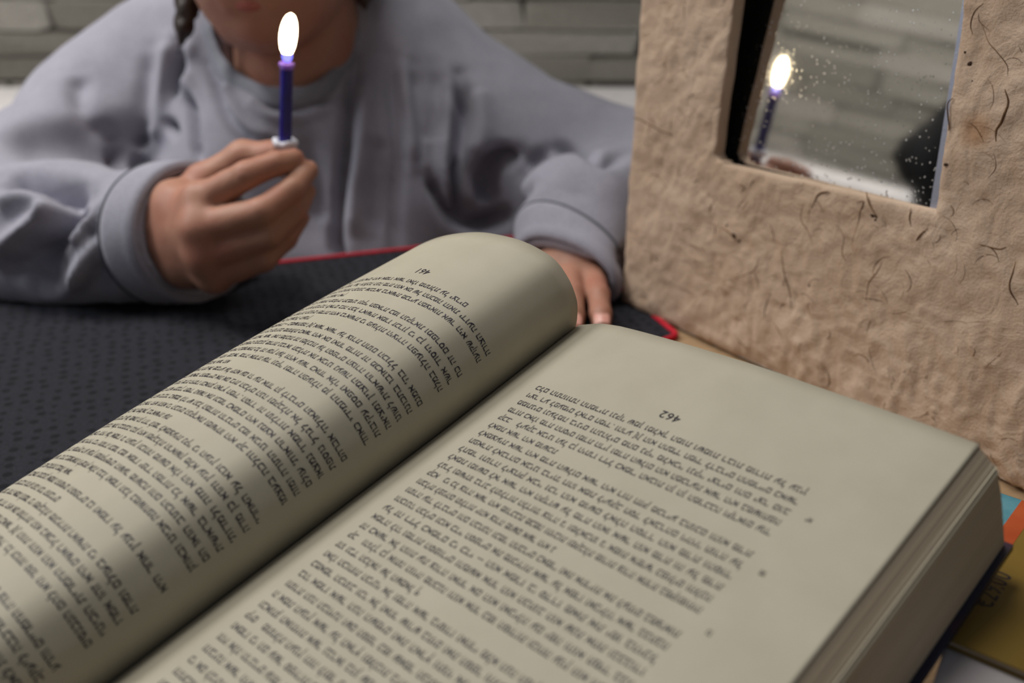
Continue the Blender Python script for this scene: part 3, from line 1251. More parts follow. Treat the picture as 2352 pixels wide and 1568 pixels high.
def wall(start, ring_pts, sign, seed):
    last = start
    for j in range(1, ND + 1):
        dpt = FD * j / ND
        base = len(VV)
        pts = np.array([[x, dpt, z] for x, z in ring_pts])
        cen = np.array([(H_[:, 0].mean()), 0, H_[:, 1].mean()])
        nz_ = 0.0007 * vnoise(pts, 70, seed)
        dirs = pts - cen
        dirs[:, 1] = 0
        dirs /= np.linalg.norm(dirs, axis=1)[:, None]
        pts = pts + dirs * nz_[:, None]
        if sign < 0 and j >= 4:
            pts = pts + dirs * (0.016 if j > 4 else 0.012)
        if sign > 0:
            pts[:, 2] = np.maximum(pts[:, 2], -0.0002)
        VV.extend(pts.tolist())
        for k in range(Pn):
            a, b = last + k, last + (k + 1) % Pn
            c, d = base + (k + 1) % Pn, base + k
            FF.append((a, b, c, d) if sign > 0 else (a, d, c, b))
        last = base
    return last


li = wall(0, H_.tolist(), -1, 21)
lo_ = wall(NR * Pn, Q_.tolist(), 1, 22)
for k in range(Pn):
    FF.append((li + k, li + (k + 1) % Pn, lo_ + (k + 1) % Pn, lo_ + k))
fo = mesh_obj('paper_frame', VV, FF, MT['fibre_paper'], fr_, True)
fo.data.materials.append(MT['backing_gap'])
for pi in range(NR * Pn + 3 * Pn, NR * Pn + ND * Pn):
    fo.data.polygons[pi].material_index = 1  # cavity walls coloured dark to paint the unlit gap behind the lip
bm = bmesh.new(); bm.from_mesh(fo.data); bmesh.ops.recalc_face_normals(bm, faces=bm.faces); bm.to_mesh(fo.data); bm.free(); fo.data.shade_smooth()
stain = fl2(2245, 300)
mm_, sg_ = MT['_stain']
sg_.inputs[1].default_value = (stain[0], 0.0, stain[1])


def surf_y(x, z):
    return -float(relief(np.array([[x, 0.0, z]]))[0])


# embedded fibres: measured ones and scattered ones
FV, FFc = [], []


def fibre(pts, r, lift=0.0):
    global FV, FFc
    c = catmull(pts, max(6, 4 * len(pts)))
    P = [(x, surf_y(x, z) - lift + r * 0.15, z) for x, z in c]
    n = len(P)
    rad = [r * (0.35 + 0.65 * math.sin(math.pi * (i + 0.5) / n)) for i in range(n)]
    V, F = tube(P, rad, 5)
    b = len(FV)
    FV += V
    FFc += [tuple(i + b for i in f) for f in F]


MEAS = [
    ([(2255, 60), (2268, 95), (2290, 120), (2312, 150), (2315, 175)], .00035),
    ([(2310, 205), (2318, 235), (2306, 275), (2290, 300), (2290, 325)], .0009),
    ([(1905, 440), (1880, 445), (1868, 470)], .0007), ([(1868, 470), (1858, 490)], .0005),
    ([(1966, 465), (1985, 462), (1975, 490), (1970, 520), (1958, 560)], .0004),
    ([(2092, 478), (2088, 500), (2092, 520)], .0005), ([(2130, 525), (2115, 540), (2106, 552)], .0008),
    ([(1795, 577), (1800, 620), (1812, 670), (1816, 700)], .0006),
    ([(2025, 600), (2015, 625), (1998, 650), (1990, 690)], .0005),
    ([(1450, 268), (1480, 280), (1520, 300), (1545, 310)], .0005),
    ([(1480, 420), (1500, 400), (1530, 430)], .0004), ([(1745, 590), (1735, 620), (1690, 640)], .0004),
    ([(2190, 225), (2178, 240), (2180, 290), (2178, 300)], .0005),
    ([(2270, 70), (2250, 50), (2248, 30)], .0003), ([(2285, 350), (2288, 385), (2270, 410)], .0003),
    ([(1780, 655), (1760, 700), (1758, 730)], .0005), ([(1700, 420), (1712, 430), (1700, 445)], .0004),
    ([(1520, 130), (1530, 170), (1500, 200)], .0003), ([(2330, 600), (2320, 660), (2338, 700)], .0007),
    ([(1650, 520), (1672, 530), (1690, 545), (1700, 560)], .0006),
    ([(1990, 440), (2000, 470), (2015, 500)], .0006), ([(1940, 540), (1935, 580), (1945, 600)], .0004),
    ([(2250, 560), (2290, 572), (2310, 568)], .0005), ([(1845, 470), (1838, 500), (1850, 520)], .0004),
]
for pts, r in MEAS:
    fibre([fl2(*p) for p in pts], r * 0.8)
for _ in range(420):
    x = rnd.uniform(0.004, FW - 0.004)
    z = rnd.uniform(0.004, FHt - 0.01)
    L = rnd.uniform(0.004, 0.016)
    a = rnd.gauss(math.pi / 2, 0.7) if rnd.random() < .75 else rnd.uniform(0, math.pi)
    cur = rnd.uniform(-1.2, 1.2)
    pts = []
    ok = True
    for t in range(5):
        px, pz = x + L * t / 4 * math.cos(a + cur * t / 4), z + L * t / 4 * math.sin(a + cur * t / 4)
        pts.append((px, pz))
        if not (0.003 < px < FW - 0.003 and 0.003 < pz < FHt - 0.003) or (oL0[0] - 0.004 < px < oR1[0] + 0.006 and oL0[1] - 0.004 < pz < OT + 0.004):
            if not (pz < oL0[1] - 0.003 or px > oR1[0] + 0.003 or px < oL0[0] - .003):
                ok = False
        if not (0.003 < px < FW - 0.003 and 0.003 < pz < FHt - 0.003):
            ok = False
    if ok:
        fibre(pts, rnd.choice((.00012, .00016, .0002, .0003)))
fb = mesh_obj('plant_fibres', FV, FFc, MT['fibre'], fr_, True)
fb['kind'] = 'stuff'
# dark knots
KV, KF = [], []
for (x, y, rad) in ((2226, 146, .0016), (1672, 522, .0030), (1690, 540, .0024), (1700, 552, .0016), (2003, 494, .0026), (2012, 500, .0012), (2010, 505, .001),
                    (1508, 596, .0012), (2175, 378, .0012), (1860, 655, .001), (2232, 186, .0006), (1522, 597, .0009), (2215, 120, .0007)):
    px, pz = fl2(x, y)
    V, F = lathe([(0.0001, -1), (0.6, -0.6), (1, 0), (0.6, 0.5), (0.0001, 0.7)], 8)
    b = len(KV)
    jit = [rnd.uniform(.6, 1.25) for _ in range(8)]
    for i, v in enumerate(V):
        j = jit[i % 8]
        KV.append((px + v[0] * rad * j, surf_y(px, pz) - v[2] * 0.0003, pz + v[1] * rad * j * 0.8))
    KF += [tuple(i + b for i in f) for f in F]
kb = mesh_obj('knots', KV, KF, MT['knot'], fr_, True)
kb['kind'] = 'stuff'

# mirror pane: set a little askew in the opening
MN, MU, MH = tilt(59, 8.0)
M0 = onplane(2147, 484, BL, FN) - FN * 0.005
cen = M0
# pane outline in its own frame, from the opening edges seen against its plane
mm4 = frame_matrix(cen, MH, -MN, MU) @ Matrix.Rotation(math.radians(-6.5), 4, 'Y')
pane_w, pane_h = 0.176, 0.215
x_hi, x_lo = 0.0050, -pane_w + 0.003
bv = 0.0115
V = [(x_lo, 0, -0.022), (x_hi - bv, 0, -0.022), (x_hi - bv, 0, pane_h - 0.008), (x_lo, 0, pane_h - 0.008),
     (x_lo, 0.002, -0.022), (x_hi - bv, 0.002, -0.022), (x_hi - bv, 0.002, pane_h - 0.008), (x_lo, 0.002, pane_h - 0.008)]
F = [(0, 1, 2, 3), (7, 6, 5, 4), (0, 4, 5, 1), (1, 5, 6, 2), (2, 6, 7, 3), (3, 7, 4, 0)]
pane = mesh_obj('mirror_glass', V, F, MT['mirror'], None, matrix=mm4)
V = [(x_hi - bv, 0, -0.022), (x_hi, 0.0038, -0.022), (x_hi, 0.0038, pane_h - 0.008), (x_hi - bv, 0, pane_h - 0.008),
     (x_hi - bv, 0.002, -0.022), (x_hi, 0.0042, -0.022), (x_hi, 0.0042, pane_h - 0.008), (x_hi - bv, 0.002, pane_h - 0.008)]
bev_ = mesh_obj('bevelled_edge', V, F, MT['bevel'], None, matrix=mm4)
bpy.context.view_layer.update()
adopt(pane, fr_)
adopt(bev_, fr_)
box_obj('backing_board', (0.02, FD - 0.001, 0.03), (FW - 0.02, FD + 0.003, FHt - 0.03), MT['backing_gap'], fr_)

# ================================================================== CANDLE
ct = at(659, 146, 0.694)
cb = at(655, 330, 0.716)
ax = ct - cb
CL = float(np.linalg.norm(ax))
ax /= CL
sx_ = np.cross(ax, [0, 1, 0]); sx_ /= np.linalg.norm(sx_)
sy_ = np.cross(ax, sx_)
cm = frame_matrix(cb - ax * 0.012, sx_, sy_, ax)
candle = empty('candle', cm)
tag(candle, 'thin dark-blue lit candle with white drip guard held in the right hand', 'candle')
H = CL + 0.012
R0 = 0.0041
# lightly fluted stick
V, F = [], []
sg = 40
zs = np.linspace(-0.004, H - 0.0015, 24)
for z in zs:
    for k in range(sg):
        w = 2 * math.pi * k / sg
        r = R0 * (1 + 0.035 * math.cos(8 * w + z * 60)) * (1 + 0.08 * (1 - z / H))
        V.append((r * math.cos(w), r * math.sin(w), z))
for i in range(len(zs) - 1):
    for k in range(sg):
        F.append((i * sg + k, i * sg + (k + 1) % sg, (i + 1) * sg + (k + 1) % sg, (i + 1) * sg + k))
F.append(tuple(range(sg))[::-1]); F.append(tuple(range((len(zs) - 1) * sg, len(zs) * sg)))
mesh_obj('wax_stick', V, F, MT['wax'], candle, True)
V, F = lathe([(R0 * .9, H - .0048), (R0 * 1.05, H - .0030), (R0 * 1.25, H - .0012), (R0 * 1.28, H), (R0 * 1.1, H + .0007), (R0 * .6, H - .0001), (R0 * .1, H - .0005)], 28)
mesh_obj('melted_rim', V, F, MT['melt'], candle, True)
V, F = tube([(0, 0, H - .001), (0.0003, 0, H + .002), (.0002, .0003, H + .005), (.0006, .0003, H + .0072)], .0005, 8)
mesh_obj('wick', V, F, MT['wick'], candle, True)
# drip guard: scalloped white collar
V, F = [], []
prof = [(R0 * 1.0, .0120), (R0 * 1.35, .0148), (R0 * 1.8, .0152), (R0 * 2.1, .0138), (R0 * 2.05, .0112), (R0 * 1.6, .0096), (R0 * 1.1, .0092)]
sg = 40
for i, (r, z) in enumerate(prof):
    for k in range(sg):
        w = 2 * math.pi * k / sg
        rr_ = r * (1 + (0.06 * math.cos(7 * w) if 0 < i < 6 else 0))
        V.append((rr_ * math.cos(w), rr_ * math.sin(w), z + 0.0006 * math.sin(3 * w + 1) * (1 if 0 < i < 6 else 0)))
for i in range(len(prof)):
    i2 = (i + 1) % len(prof)
    for k in range(sg):
        F.append((i * sg + k, i * sg + (k + 1) % sg, i2 * sg + (k + 1) % sg, i2 * sg + k))
mesh_obj('drip_guard', V, F, MT['guard'], candle, True)
# flame
fl_h = 0.0300
prof = [(0.0026, 0.000), (.0044, .0040), (.0054, .0105), (.0052, .0168), (.0041, .0218), (.0024, .0250), (.0002, .0264)]
pc_ = catmull([(r, z) for r, z in prof], 26)
V, F = lathe([(max(r, 1e-4), H + .0060 + z) for r, z in pc_], 24)
V = [(x - 0.0018 * ((z - H) / fl_h) ** 2 + .0002, y, z) for x, y, z in V]
mesh_obj('flame', V, F, MT['flame_light'], candle, True)
V, F = lathe([(.0012, H + .0012), (.0026, H + .0022), (.0034, H + .0042), (.0033, H + .0068), (.0001, H + .0070)], 20)
fbse = mesh_obj('flame_base', V, F, MT['flame_blue'], candle, True)
fbse['label'] = 'blue base of the flame'
lp = bpy.data.lights.new('candle_glow', 'POINT')
lp.energy = 0.07
lp.color = (1.0, 0.70, 0.42)
lp.shadow_soft_size = 0.004
lo2 = bpy.data.objects.new('candle_glow', lp)
COL.objects.link(lo2)
gp = ct + ax * 0.021
lo2.location = gp.tolist()

# ================================================================== PERSON (signed-distance modelling)
class Field:
    def __init__(s, lo, hi, h):
        s.lo = np.array(lo, float)
        s.h = h
        s.n = np.ceil((np.array(hi) - s.lo) / h).astype(int) + 1
        s.a = np.full(s.n, 0.5, np.float32)

    def sub(s, lo, hi):
        i0 = np.clip(np.floor((np.array(lo) - s.lo) / s.h).astype(int), 0, s.n)
        i1 = np.clip(np.ceil((np.array(hi) - s.lo) / s.h).astype(int) + 1, 0, s.n)
        if np.any(i1 <= i0):
            return None, None
        g = [((np.arange(i0[k], i1[k])) * s.h + s.lo[k]).astype(np.float32) for k in range(3)]
        X, Y, Z = np.meshgrid(*g, indexing='ij', sparse=True)
        return (slice(i0[0], i1[0]), slice(i0[1], i1[1]), slice(i0[2], i1[2])), (X, Y, Z)

    @staticmethod
    def smin(a, b, k):
        if k <= 0:
            return np.minimum(a, b)
        hh = np.clip(0.5 + 0.5 * (b - a) / k, 0, 1)
        return b * (1 - hh) + a * hh - k * hh * (1 - hh)

    @staticmethod
    def cap(X, Y, Z, a, b, ra, rb):
        ba = b - a
        L2 = float(ba @ ba) + 1e-12
        px, py, pz = X - a[0], Y - a[1], Z - a[2]
        t = np.clip((px * ba[0] + py * ba[1] + pz * ba[2]) / L2, 0, 1)
        return np.sqrt((px - t * ba[0]) ** 2 + (py - t * ba[1]) ** 2 + (pz - t * ba[2]) ** 2) - (ra + (rb - ra) * t)

    def add(s, a, b, ra, rb, k=0.01, cut=False):
        a, b = np.array(a, float), np.array(b, float)
        m = max(ra, rb) + k + 0.03
        sl, g = s.sub(np.minimum(a, b) - m, np.maximum(a, b) + m)
        if sl is None:
            return
        d = s.cap(*g, a, b, ra, rb)
        if cut:
            s.a[sl] = -s.smin(-s.a[sl], d, k)
        else:
            s.a[sl] = s.smin(s.a[sl], d, k)

    def ell(s, c, r, k=0.01, cut=False, R=None):
        c, r = np.array(c, float), np.array(r, float)
        m = max(r) + k + 0.03
        sl, (X, Y, Z) = s.sub(c - m, c + m)
        x, y, z = X - c[0], Y - c[1], Z - c[2]
        if R is not None:
            R = np.array(R)
            x, y, z = (R[0, 0] * x + R[0, 1] * y + R[0, 2] * z, R[1, 0] * x + R[1, 1] * y + R[1, 2] * z, R[2, 0] * x + R[2, 1] * y + R[2, 2] * z)
        k0 = np.sqrt((x / r[0]) ** 2 + (y / r[1]) ** 2 + (z / r[2]) ** 2) + 1e-6
        k1 = np.sqrt((x / r[0] ** 2) ** 2 + (y / r[1] ** 2) ** 2 + (z / r[2] ** 2) ** 2) + 1e-6
        d = k0 * (k0 - 1) / k1
        if cut:
            s.a[sl] = -s.smin(-s.a[sl], d, k)
        else:
            s.a[sl] = s.smin(s.a[sl], d, k)

    def plane_cut(s, p, n, lo, hi, k=0.002):        # remove where (x-p).n > 0 inside a box
        sl, (X, Y, Z) = s.sub(lo, hi)
        d = (X - p[0]) * n[0] + (Y - p[1]) * n[1] + (Z - p[2]) * n[2]
        s.a[sl] = np.maximum(s.a[sl], d)

    def mesh(s):
        A = s.a
        S = A < 0
        nx, ny, nz = A.shape
        c = np.zeros((nx - 1, ny - 1, nz - 1), np.int8)
        for dx in (0, 1):
            for dy in (0, 1):
                for dz in (0, 1):
                    c += S[dx:nx - 1 + dx, dy:ny - 1 + dy, dz:nz - 1 + dz]
        act = np.argwhere((c > 0) & (c < 8))
        vid = np.full(c.shape, -1, np.int64)
        vid[tuple(act.T)] = np.arange(len(act))
        acc = np.zeros((len(act), 3))
        cnt = np.zeros(len(act))
        cr = [(i, j, k) for i in (0, 1) for j in (0, 1) for k in (0, 1)]
        for p in cr:
            for ax_ in range(3):
                if p[ax_] == 0:
                    q_ = list(p); q_[ax_] = 1
                    a = A[tuple((act + p).T)]
                    b = A[tuple((act + q_).T)]
                    m = (a < 0) != (b < 0)
                    t = a[m] / (a[m] - b[m])
                    pt = np.tile(np.array(p, float), (m.sum(), 1))
                    pt[:, ax_] += t
                    acc[m] += pt
                    cnt[m] += 1
        V = (act + acc / cnt[:, None]) * s.h + s.lo
        Fs = []
        for ax_ in range(3):
            sl0 = [slice(None)] * 3; sl1 = [slice(None)] * 3
            sl0[ax_] = slice(0, -1); sl1[ax_] = slice(1, None)
            a, b = S[tuple(sl0)], S[tuple(sl1)]
            e = np.argwhere(a != b)
            o1, o2 = [(1, 2), (2, 0), (0, 1)][ax_]
            ok = (e[:, o1] > 0) & (e[:, o2] > 0) & (e[:, o1] < A.shape[o1] - 1) & (e[:, o2] < A.shape[o2] - 1)
            e = e[ok]
            ins = a[tuple(e.T)]
            d1 = np.zeros(3, int); d1[o1] = 1
            d2 = np.zeros(3, int); d2[o2] = 1
            q0 = vid[tuple((e - d1 - d2).T)]; q1 = vid[tuple((e - d2).T)]
            q2 = vid[tuple(e.T)]; q3 = vid[tuple((e - d1).T)]
            f = np.stack([q0, q1, q2, q3], 1)
            f[~ins] = f[~ins][:, ::-1]
            Fs.append(f)
        return V, np.vstack(Fs)

    def val(s, p):
        q_ = (np.array(p) - s.lo) / s.h
        i = np.clip(np.floor(q_).astype(int), 0, s.n - 2)
        f = q_ - i
        r = 0
        for dx in (0, 1):
            for dy in (0, 1):
                for dz in (0, 1):
                    w = (f[0] if dx else 1 - f[0]) * (f[1] if dy else 1 - f[1]) * (f[2] if dz else 1 - f[2])
                    r += w * s.a[i[0] + dx, i[1] + dy, i[2] + dz]
        return r

    def hit(s, x, y, z0=0.6, z1=1.3):
        d = ray(x, y)
        z = z0
        while z < z1:
            p = CAM + d * z
            if np.all(p > s.lo + s.h) and np.all(p < s.lo + (s.n - 2) * s.h) and s.val(p) < 0:
                return p
            z += 0.003
        return None


def fast_mesh(name, V, F, mat, parent=None):
    me = bpy.data.meshes.new(name)
    me.vertices.add(len(V))
    me.vertices.foreach_set('co', np.asarray(V, np.float32).ravel())
    me.loops.add(len(F) * 4)
    me.loops.foreach_set('vertex_index', np.asarray(F, np.int32).ravel())
    me.polygons.add(len(F))
    me.polygons.foreach_set('loop_start', np.arange(0, len(F) * 4, 4, dtype=np.int32))
    me.update(calc_edges=True)
    me.validate()
    me.shade_smooth()
    me.materials.append(mat)
    o = bpy.data.objects.new(name, me)
    COL.objects.link(o)
    if parent is not None:
        o.parent = parent
        o.matrix_parent_inverse = parent.matrix_world.inverted()
    return o


def normals(V, F):
    a, b, c, d = (V[F[:, k]] for k in range(4))
    n = np.cross(c - a, d - b)
    N = np.zeros_like(V)
    for k in range(4):
        np.add.at(N, F[:, k], n)
    return N / (np.linalg.norm(N, axis=1)[:, None] + 1e-12)


def seg_dist(P, poly):
    best = np.full(len(P), 9.0)
    bt = np.zeros(len(P))
    m = len(poly) - 1
    for i in range(m):
        a, b = poly[i], poly[i + 1]
        ba = b - a
        t = np.clip(((P - a) @ ba) / (ba @ ba + 1e-12), 0, 1)
        d = np.linalg.norm(P - a - t[:, None] * ba, axis=1)
        w = d < best
        best[w] = d[w]
        bt[w] = (i + t[w]) / m
    return best, bt


A3 = lambda x, y, z: at(x, y, z)
person = empty('person', Matrix.Translation((-0.17, 1.05, -0.345)))
tag(person, 'person in a loose grey sweatshirt leaning on the table and holding a lit candle', 'person')
bpy.context.view_layer.update()

# joints
SH1 = A3(272, 322, 1.00)       # shoulder on the left of the picture
SH2 = A3(1068, 335, 1.00)
EL1 = A3(-130, 575, 0.835)
CF1 = A3(455, 532, 0.752)      # centre of the cuff opening
EL2 = np.array([.145, .905, .030])
CF2 = np.array([.041, .722, .020])
MD2 = np.array([.052, .790, .040])
WR1 = A3(430, 520, 0.768)
WR2 = A3(1305, 600, 0.80)

# limbs of the sweatshirt: (a, b, ra, rb)
ELm = EL1 * 0.5 + CF1 * 0.5
CLOTH = [
    ((-.20, 1.03, .03), (-.15, 1.03, .03), .135, .135),
    ((-.20, 1.04, -.12), (-.15, 1.04, -.12), .130, .130),
    ((-.20, 1.04, -.20), (-.14, 1.04, -.20), .125, .125),
    (SH1, (-.22, 1.03, .115), .078, .085),
    (SH2, (-.14, 1.03, .115), .080, .085),
    ((-.28, 1.02, .120), (-.17, 1.03, .19), .068, .06),
    ((-.115, 1.02, .120), (-.17, 1.03, .19), .068, .06),
    (SH1, EL1, .078, .066),
    (SH2, EL2, .080, .060),
    (EL1, ELm, .064, .054), (ELm, CF1, .054, .0485),
    (EL2, MD2, .058, .048),
]


def P3(v):
    return np.array(v, float)


# ---- sweatshirt
sw = Field((-0.66, 0.56, -0.36), (0.32, 1.22, 0.30), 0.0036)
for a, b, ra, rb in CLOTH:
    sw.add(P3(a), P3(b), ra, rb, 0.035)
w2d = np.array([.77, -.64, 0.0])       # across the flattened cuff
for o_ in (-.024, -.012, 0, .012, .024):
    sw.add(MD2 + w2d * o_ * .6, CF2 + w2d * o_ - np.array([-.0, .0, abs(o_) * .15]), .046 - abs(o_) * .5, .0185, 0.012)
# shoulders lifted to the outline
for px, py, z, r in ((222, 262, .98, .050), (325, 178, .99, .050), (410, 120, 1.0, .052), (1062, 235, 1.0, .052), (930, 125, 1.0, .052), (1195, 338, .98, .052), (1312, 425, .96, .048), (1090, 470, .97, .055)):
    p = A3(px, py, z)
    sw.add(p, p + np.array([0, .02, 0]), r, r, 0.04)
# chest front drape
sw.add(A3(560, 420, .955), A3(600, 600, .955), .075, .075, .04)
sw.add(A3(860, 400, .965), A3(850, 600, .965), .075, .075, .04)
for p_, r_ in (((655, 290), .06),):
    sw.add(A3(p_[0], p_[1], .935), A3(p_[0], p_[1] + 60, .94), r_, r_, .035)
CUTS = []
for a_, b_, r_ in (((110, 318), (310, 338), .022), ((1125, 420), (1140, 500), .020)):
    h1, h2 = sw.hit(*a_), sw.hit(*b_)
    if h1 is not None and h2 is not None:
        sw.add(h1 - ray(*a_) * r_ * .35, h2 - ray(*b_) * r_ * .35, r_, r_, .022, cut=True)
        CUTS.append((h1 - ray(*a_) * r_ * .35, h2 - ray(*b_) * r_ * .35, r_ + .012))
# neck opening
NKb, NKt = np.array([-.185, .985, .06]), np.array([-.190, .925, .26])
NCx, NR_ = 0, 0
sw.add(A3(655, 72, .905), A3(655, -160, .90), .0575, .064, .004, cut=True)
# cuffs: hollow openings
ax1 = A3(560, 470, .735) - CF1; ax1 /= np.linalg.norm(ax1)
ax1 = np.array([.80, -.56, .20]); ax1 /= np.linalg.norm(ax1)
ax2 = np.array([-.60, -.78, -.15]); ax2 /= np.linalg.norm(ax2)
sw.plane_cut(CF1, ax1, CF1 - .08, CF1 + .09)
sw.plane_cut(CF2, ax2, CF2 - .08, CF2 + .09)
sw.add(CF1 - ax1 * .030, CF1 + ax1 * .03, .0415, .0425, .002, cut=True)
for o_ in (-.022, -.011, 0, .011, .022):
    sw.add(CF2 + w2d * o_ - ax2 * .03, CF2 + w2d * o_ + ax2 * .03, .0125, .0135, .002, cut=True)
# rest on the table
sl, (X, Y, Z) = sw.sub((-0.66, .60, -.1), (.32, .86, .02))
tabl = (X * tn[0] + Y * tn[1] - (P0 @ tn)) < 0.012
sw.a[sl] = np.where(tabl & (Z > -0.05), np.maximum(sw.a[sl], 0.0032 - Z), sw.a[sl])
SV, SF = sw.mesh()
Nn = normals(SV, SF)
disp = np.zeros(len(SV))
# folds: (pixels of the photographed fold), half width m, height m (negative = groove)
FOLDS = [
    ([(420, 95), (405, 190), (392, 290), (372, 385)], .0045, -.012),
    ([(440, 90), (436, 200), (415, 380)], .007, .005), ([(390, 90), (372, 200), (350, 330)], .008, .005),
    ([(478, 150), (500, 220), (540, 290), (590, 345)], .005, -.006), ([(433, 210), (445, 280), (458, 370)], .0045, -.007),
    ([(508, 200), (530, 240), (570, 290), (640, 320)], .006, .003),
    ([(330, 300), (322, 380), (318, 420)], .006, -.012), ([(245, 300), (262, 360), (275, 420)], .007, -.007),
    ([(180, 170), (185, 240), (235, 330)], .009, -.004), ([(345, 110), (340, 250), (345, 300)], .008, -.003),
    ([(815, 130), (806, 240), (795, 360), (778, 480), (775, 560), (800, 600)], .0048, -.009),
    ([(840, 150), (832, 300), (810, 450), (810, 560)], .008, .004),
    ([(900, 130), (905, 240), (915, 360), (905, 480), (912, 580)], .006, -.0045),
    ([(950, 150), (960, 230), (975, 330), (970, 400)], .006, -.004), ([(925, 130), (935, 250), (945, 380)], .007, .003),
    ([(1055, 170), (1060, 250), (1052, 330), (1050, 420), (1070, 480), (1110, 500)], .0065, -.013),
    ([(1035, 200), (1030, 300), (1022, 400), (1040, 470)], .007, .004),
    ([(985, 400), (1010, 450), (1045, 500), (1100, 515), (1160, 490)], .006, -.012),
    ([(1190, 350), (1130, 370), (1115, 420), (1125, 470)], .008, -.010), ([(1225, 440), (1185, 470), (1150, 500)], .008, -.012),
    ([(1440, 350), (1370, 365), (1290, 345), (1230, 365), (1200, 400)], .007, -.005),
    ([(1100, 200), (1110, 300), (1100, 360)], .010, .005), ([(1000, 150), (1005, 260), (990, 330)], .008, -.003),
    ([(865, 300), (870, 420), (860, 540)], .008, -.004), ([(700, 300), (730, 420), (740, 520)], .010, -.003),
    ([(600, 240), (690, 250), (770, 215)], .006, -.003), ([(560, 225), (640, 268), (760, 240)], .006, .003),
    # sleeve on the left
    ([(0, 585), (60, 545), (110, 505), (120, 470)], .0075, .008), ([(0, 480), (60, 455), (130, 455)], .008, .005),
    ([(60, 600), (110, 560), (160, 510), (200, 465)], .010, -.009), ([(0, 620), (60, 610), (130, 570)], .01, -.004),
    ([(300, 420), (250, 470), (200, 520), (165, 570)], .0065, .007), ([(275, 460), (240, 510), (205, 550)], .005, -.007),
    ([(295, 450), (250, 530), (210, 590), (150, 665)], .0065, .009), ([(270, 510), (265, 570), (235, 640)], .007, -.009),
    ([(290, 500), (285, 590), (270, 680)], .006, .005), ([(150, 450), (110, 440), (180, 470)], .006, -.004),
    ([(170, 600), (120, 640), (60, 660)], .010, -.003), ([(0, 400), (100, 420), (200, 440)], .010, -.010),
    # sleeve on the right
    ([(1260, 430), (1230, 480), (1190, 520)], .008, .004), ([(1330, 420), (1300, 500), (1290, 560)], .010, -.002),
]
for pix, w, hgt in FOLDS:
    pts = [sw.hit(*p) for p in pix]
    pts = [p for p in pts if p is not None]
    if len(pts) < 2:
        continue
    pts = catmull(pts, 3 * len(pts)) if len(pts) > 2 else np.array(pts)
    lo_b, hi_b = pts.min(0) - 3 * w, pts.max(0) + 3 * w
    m = np.all((SV > lo_b) & (SV < hi_b), axis=1)
    if not m.any():
        continue
    d, t = seg_dist(SV[m], pts)
    fade = np.clip(np.minimum(t, 1 - t) / 0.18, 0, 1)
    fade = fade * fade * (3 - 2 * fade)
    disp[m] += 2.3 * hgt * np.exp(-(d / w) ** 2) * (0.25 + 0.75 * fade)
disp += 0.0022 * vnoise(SV * np.array([1.3, 1, .8]), 16, 3) + 0.0010 * vnoise(SV, 42, 4)
for c, a_ in ((CF1, ax1), (CF2, ax2)):
    rel = SV - c
    al = rel @ a_
    rd = np.linalg.norm(rel - al[:, None] * a_, axis=1)
    m = (rd < .08) & (al > -.05) & (al < .02)
    disp[m] *= np.clip((-al[m] - .026) / .02, 0.08, 1)
SV = SV + Nn * disp[:, None]
low = (SV[:, 2] < 0.0028) & ((SV @ tn - P0 @ tn) < 0.008) & (SV[:, 2] > -0.03)
SV[low, 2] = 0.0028
fast_mesh('sweatshirt', SV, SF, MT['jersey'], person)
# turned cuff at the end of each sleeve, with its stitched seam
for c, a_, wid in ((CF1, ax1, .025), (CF2, ax2, .021)):
    s1 = np.cross(a_, [0, 0, 1.0]); s1 /= np.linalg.norm(s1)
    s2 = np.cross(s1, a_)
    NS = 64

    def ring_at(t, off):
        c0 = c + a_ * t
        rad_ = []
        for k in range(NS):
            w = 2 * math.pi * k / NS
            d = s1 * math.cos(w) + s2 * math.sin(w)
            r = .075
            while r > .012 and sw.val(c0 + d * r) > 0:
                r -= .0006
            rad_.append(r)
        rad_ = np.array(rad_)
        for _ in range(3):
            rad_ = (np.roll(rad_, 1) + 2 * rad_ + np.roll(rad_, -1)) / 4
        out = []
        for k in range(NS):
            w = 2 * math.pi * k / NS
            d = s1 * math.cos(w) + s2 * math.sin(w)
            p = c0 + d * (rad_[k] + off)
            p[2] = max(p[2], .0030)
            out.append(p)
        return out
    base = [ring_at(t, 0) for t in np.linspace(-wid, -.0035, 7)]
    prof_ = [(0, .0004), (0, .0026), (1, .0034), (2, .0035), (3, .0034), (4, .0033), (5, .0031), (6, .0028), (6, -.0015)]
    V, F = [], []
    for bi, off in prof_:
        cen_ = np.mean(base[bi], axis=0)
        for p in base[bi]:
            d = p - cen_
            d /= np.linalg.norm(d)
            q_ = p + d * off + (a_ * .0042 if bi == 6 else 0)
            q_[2] = max(q_[2], .0029)
            V.append(q_)
    for i in range(len(prof_) - 1):
        for k in range(NS):
            F.append((i * NS + k, i * NS + (k + 1) % NS, (i + 1) * NS + (k + 1) % NS, (i + 1) * NS + k))
    cf = adopt(mesh_obj('cuff', V, F, MT['jersey'], None, True), person)
    seam = []
    for p in base[0]:
        d = p - np.mean(base[0], axis=0)
        d /= np.linalg.norm(d)
        q_ = p + d * .0024 - a_ * .0012
        q_[2] = max(q_[2], .0034)
        seam.append(q_)
    V, F = tube(seam, .0013, 6, closed=True)
    sm_ = mesh_obj('seam', V, F, MT['stitch'], None, True)
    sm_.parent = cf
    sm_.matrix_parent_inverse = person.matrix_world.inverted() @ Matrix.Identity(4)
    sm_.matrix_parent_inverse = Matrix.Identity(4)

